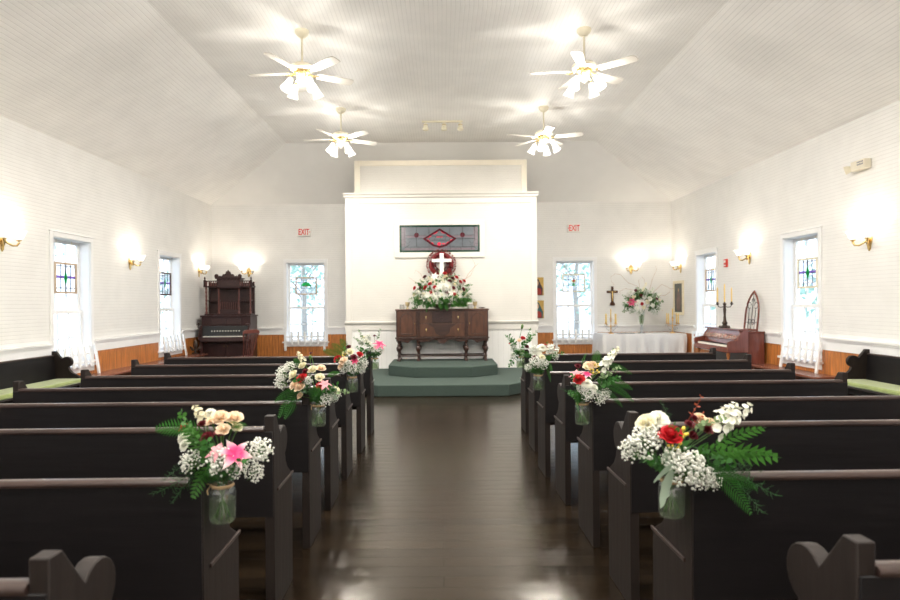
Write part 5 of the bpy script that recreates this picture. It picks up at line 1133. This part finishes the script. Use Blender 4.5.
# left, row 7
f = px(92, 371.5, 358.5)
bouquet('left', 7, 'clear glass mason jar on the frontmost left pew end', 'bouquet with a magenta lily at its side, nearest the altar on the left', None, [
 ('lily_magenta', *f(376.5,346.5), 0.9, -0.06), ('lily_pale', *f(373,349), 0.5, -0.05), ('carn_white', *f(366,346), 0.8, -0.04), ('carn_white', *f(363,343), 0.7, -0.02), ('carn_white', *f(369,351), 0.7, -0.05), ('rose_dark', *f(371,338.5), 0.4, 0.0), ('gyp', *f(377,352), 0.9, -0.04), ('gyp', *f(359,345), 0.8, 0.0), ('gyp', *f(366,341), 0.8, 0.0), ('rose_white', *f(361,340), 0.5, 0.0),
 ('euca', *f(362,348), 0.9, 0.0, *f(355,341)), ('euca', *f(361,343), 0.8, 0.0, *f(357,336)), ('fern_small', *f(366,354), 1.0, -0.03, *f(358,357)), ('fern_small', *f(369,355), 1.0, -0.03, *f(372,360)), ('dark_sprig', *f(366,355), 1.1, -0.03, *f(360,352)), ('dark_sprig', *f(370,355), 1.1, -0.04, *f(368,350)), ('sprig', *f(373,343), 0.8, 0.0, *f(376,334))], 7)
# right, row 7
f = px(92, 523.5, 359)
bouquet('right', 7, 'clear glass mason jar on the frontmost right pew end', 'loose green bouquet with one red and one cream bloom, nearest the altar, right', None, [
 ('rose_red', *f(525.5,343), 0.75, -0.04), ('rose_peach', *f(522,345), 0.7, -0.05), ('rose_dark', *f(529,351), 0.7, -0.03), ('carn_white', *f(529,345), 0.5, -0.03), ('rose_red', *f(513.5,347.5), 0.35, 0.0), ('gyp', *f(517,352), 0.7, -0.03), ('gyp', *f(516,359), 0.6, -0.03), ('gyp', *f(530,344), 0.6, -0.01), ('rose_peach', *f(515,350), 0.35, -0.02),
 ('dark_sprig', *f(520,352), 1.3, -0.03, *f(516,346)), ('dark_sprig', *f(523,352), 1.3, -0.04, *f(526,348)), ('dark_sprig', *f(520,356), 1.3, -0.03, *f(517,362)), ('sprig', *f(518,348), 0.9, 0.0, *f(513,342)), ('sprig', *f(528,347), 1.1, 0.0, *f(535,340)), ('stemlet', *f(523,342), 1.6, 0.0, *f(524.5,334)), ('sprig', *f(530,344), 0.8, 0.0, *f(532,333)), ('euca', *f(522,350), 1.0, -0.05, *f(524,356))], 8)

# ---- big arrangement on the sideboard
random.seed(21); rnd = random.Random(21)
bw = thing('flower_bowl', 'low dark bowl under the large altar arrangement', 'bowl', (0.0, 11.17, SZ)); MB().lathe([(0.10,0),(0.15,0.02),(0.18,0.08),(0.17,0.085),(0.0001,0.05)], 24).done('basin', M['bronze'], bw)
r = thing('altar_flower_arrangement', 'large mound of white flowers and red roses with trailing greens on the sideboard', 'flowers', (0.0, 11.14, SZ+0.055)); r.scale = (1.06, 1, 1.06)
reds = [(135,433),(165,430),(190,432),(188,378),(238,430),(218,455),(300,455),(335,435),(338,465),(330,388),(315,400),(370,405),(390,400),(385,440),(215,415),(290,365),(350,382)]
def q(x, y): return ((x-275)/5.45/54.5, (545-y)/5.45/54.5-0.08)
for x, y in reds:
    a, z = q(x, y); d = Vector((a, -0.28, (z-0.15)*1.1+0.05)); put(r, 'rose_red' if rnd.random() < 0.55 else 'rose_dark', (a*0.95, -0.20*math.sqrt(max(0.05, 1-(a/0.6)**2))-0.02, z), d, rnd.uniform(0.95, 1.2))
for i in range(64):
    t = rnd.uniform(0, PI); rr = math.sqrt(rnd.random()); a = 0.50*rr*math.cos(t); z = 0.09 + 0.43*rr*math.sin(t)*(1.0)
    y = -0.20*math.sqrt(max(0.02, 1-rr*rr*0.95)); k = rnd.choice(('carn_white','stock','rose_white','rose_white','stock_c','gyp','carn_white'))
    put(r, k, (a, y+rnd.uniform(-0.02,0.02), z), (a, -0.25, (z-0.10)), rnd.uniform(0.75,1.15))
for x, y in ((268,425),(235,478),(205,468),(300,415),(325,460),(240,375),(275,470)):
    a, z = q(x, y); put(r, 'lily_white', (a, -0.22, z), (a, -0.5, z*0.4), 0.95)
for i in range(54):
    a = -PI*0.12 + 1.24*PI*i/53; put(r, rnd.choice(('sprig','sprig','euca','leaf','fern_small')), (0.35*math.cos(a), rnd.uniform(-0.12,0.05), 0.10+0.28*max(0,math.sin(a))), (math.cos(a), rnd.uniform(-0.4,0.2), math.sin(a)*0.9+0.1), rnd.uniform(0.8,1.3))
for i in range(80):
    a = rnd.uniform(-0.46, 0.46); put(r, rnd.choice(('fern_small','ruscus','dark_sprig','sprig','leaf')), (a*0.85, -0.13, rnd.uniform(0.02,0.13)), (a*0.8, -0.45, rnd.uniform(-0.35, 0.15)), rnd.uniform(1.0,1.4))
for i in range(30):
    a = rnd.uniform(-0.40, 0.40); put(r, rnd.choice(('dark_sprig','leaf','sprig')), (a, -0.10, rnd.uniform(0.1,0.35)), (a, -0.5, rnd.uniform(-0.1, 0.4)), rnd.uniform(0.8,1.2))
b = MB()
for i in range(12):
    a = -0.3+0.6*i/11; b.tube([(a*0.25,0.0,-0.03),(a*0.7,-0.03,0.12),(a*1.0,-0.06,0.28)], 0.004, 5)
b.done('stems', M['stem'], r)
def twig(b, pts, r0=0.004):
    n = len(pts); b.tube(pts, [r0*(1-0.6*i/n) for i in range(n)], 5)
b = MB(); twig(b, [(0.25,0,0.2),(0.36,-0.02,0.42),(0.50,0.0,0.52),(0.58,0.0,0.70),(0.50,0.0,0.85)], 0.003); twig(b, [(0.3,0,0.25),(0.46,-0.03,0.55),(0.56,0,0.66),(0.63,0,0.72)], 0.003); twig(b, [(-0.25,0,0.3),(-0.36,0,0.55),(-0.45,0,0.62),(-0.47,0,0.55)], 0.0025); twig(b, [(-0.3,0,0.2),(-0.47,0,0.42),(-0.58,0,0.50)], 0.0025)
b.done('twigs', M['twig'], r)

# ---- tall vase and arrangement on the linen table
v = thing('crystal_vase', 'tall clear footed vase standing on the white linen', 'vase', (4.11, 12.58, 0.743))
MB().lathe([(0.075,0.0),(0.075,0.008),(0.03,0.02),(0.018,0.05),(0.026,0.10),(0.016,0.15),(0.020,0.17)], 18).done('foot', M['crystal'], v)
MB().shell([(0.020,0.17),(0.038,0.20),(0.052,0.28),(0.060,0.38),(0.066,0.44)], 20).done('bowl', M['jar'], v)
MB().lathe([(0.0001,0.18),(0.024,0.185),(0.040,0.22),(0.052,0.32),(0.054,0.39),(0.0001,0.392)], 16).done('water', M['water'], v)
r = thing('vase_arrangement', 'loose arrangement with pink lilies and curly twigs standing in the tall clear vase', 'flowers', (4.11, 12.58, 1.17))
b = MB()
for k in range(14):
    a = k*0.9; b.tube([(0.02*math.cos(a),0.02*math.sin(a),-0.22),(0.04*math.cos(a+2),0.04*math.sin(a+2),0.0),(0.14*math.cos(a+2),0.10*math.sin(a+2),0.18)], 0.0035, 5)
b.done('stems', M['stem'], r)
def q2(x, y): return ((x-250)/6.32/48.5, (392-y)/6.32/48.5)
for kx, x, y, s in (('lily_magenta',188,328,1.15),('lily_pink',182,338,0.8),('rose_dark',235,290,0.9),('rose_dark',210,262,0.8),('rose_red',242,340,0.8),('rose_dark',320,312,0.8),('rose_peach',335,318,0.7),('carn_white',222,330,1.1),('rose_white',270,330,1.1),('carn_white',255,300,1.0),('stock_c',250,262,1.2),('stock',290,270,1.1),('stock_c',262,232,0.9),('carn_white',285,310,1.1),('rose_white',200,300,1.0),('carn_white',300,350,1.0),('stock',330,290,0.9),('carn_white',215,365,0.9),('rose_white',250,360,1.0),('gyp',190,380,1.2),('gyp',300,385,1.2),('gyp',330,370,1.0),('gyp',265,275,1.2),('gyp',175,290,1.0),('gyp',225,390,1.2),('carn_white',180,270,0.8)):
    a, z = q2(x, y); put(r, kx, (a*1.15, -0.12, z*1.05), (a, -0.3, z-0.1), s*1.25)
for i in range(46):
    a = -0.35 + (PI+0.7)*i/45; put(r, rnd.choice(('sprig','sprig','euca','dark_sprig','fern_small')), (0.14*math.cos(a), rnd.uniform(-0.10,0.06), 0.12+0.14*math.sin(a)), (math.cos(a), rnd.uniform(-0.5,0.3), math.sin(a)+0.15), rnd.uniform(1.2,1.8))
for x, y in ((115,335),(190,400),(315,420),(325,400),(370,310),(180,410),(345,350),(290,380),(205,380)):
    a, z = q2(x, y); put(r, rnd.choice(('sprig','dark_sprig','euca')), (a*0.6, -0.08, max(z*0.6, 0.06)), (a, -0.05, z*0.9-0.06), 1.1)
b = MB()
def tw(pts): twig(b, [(*[q2(x, y)[0]], dy, q2(x, y)[1]) for x, y, dy in pts], 0.0032)
tw([(245,330,0),(225,225,0),(175,205,0.02),(145,180,0),(120,150,0),(85,145,0),(60,165,0.02),(62,195,0),(80,215,0)])
tw([(255,320,0),(240,240,0),(235,190,0),(255,165,0.0),(270,185,0),(275,215,0)])
tw([(270,320,0),(305,240,0),(318,190,0),(335,150,0),(348,120,0),(342,100,0)])
tw([(275,330,0),(330,260,0),(380,215,0),(405,225,0),(440,245,0),(465,240,0)])
tw([(275,335,0),(345,285,0),(400,285,0),(430,265,0),(435,240,0.02)])
tw([(240,330,0),(205,250,0),(150,240,0),(115,255,0),(118,275,0)])
tw([(280,360,0),(330,370,0),(385,380,0)])
b.done('curly_twigs', M['twig'], r)
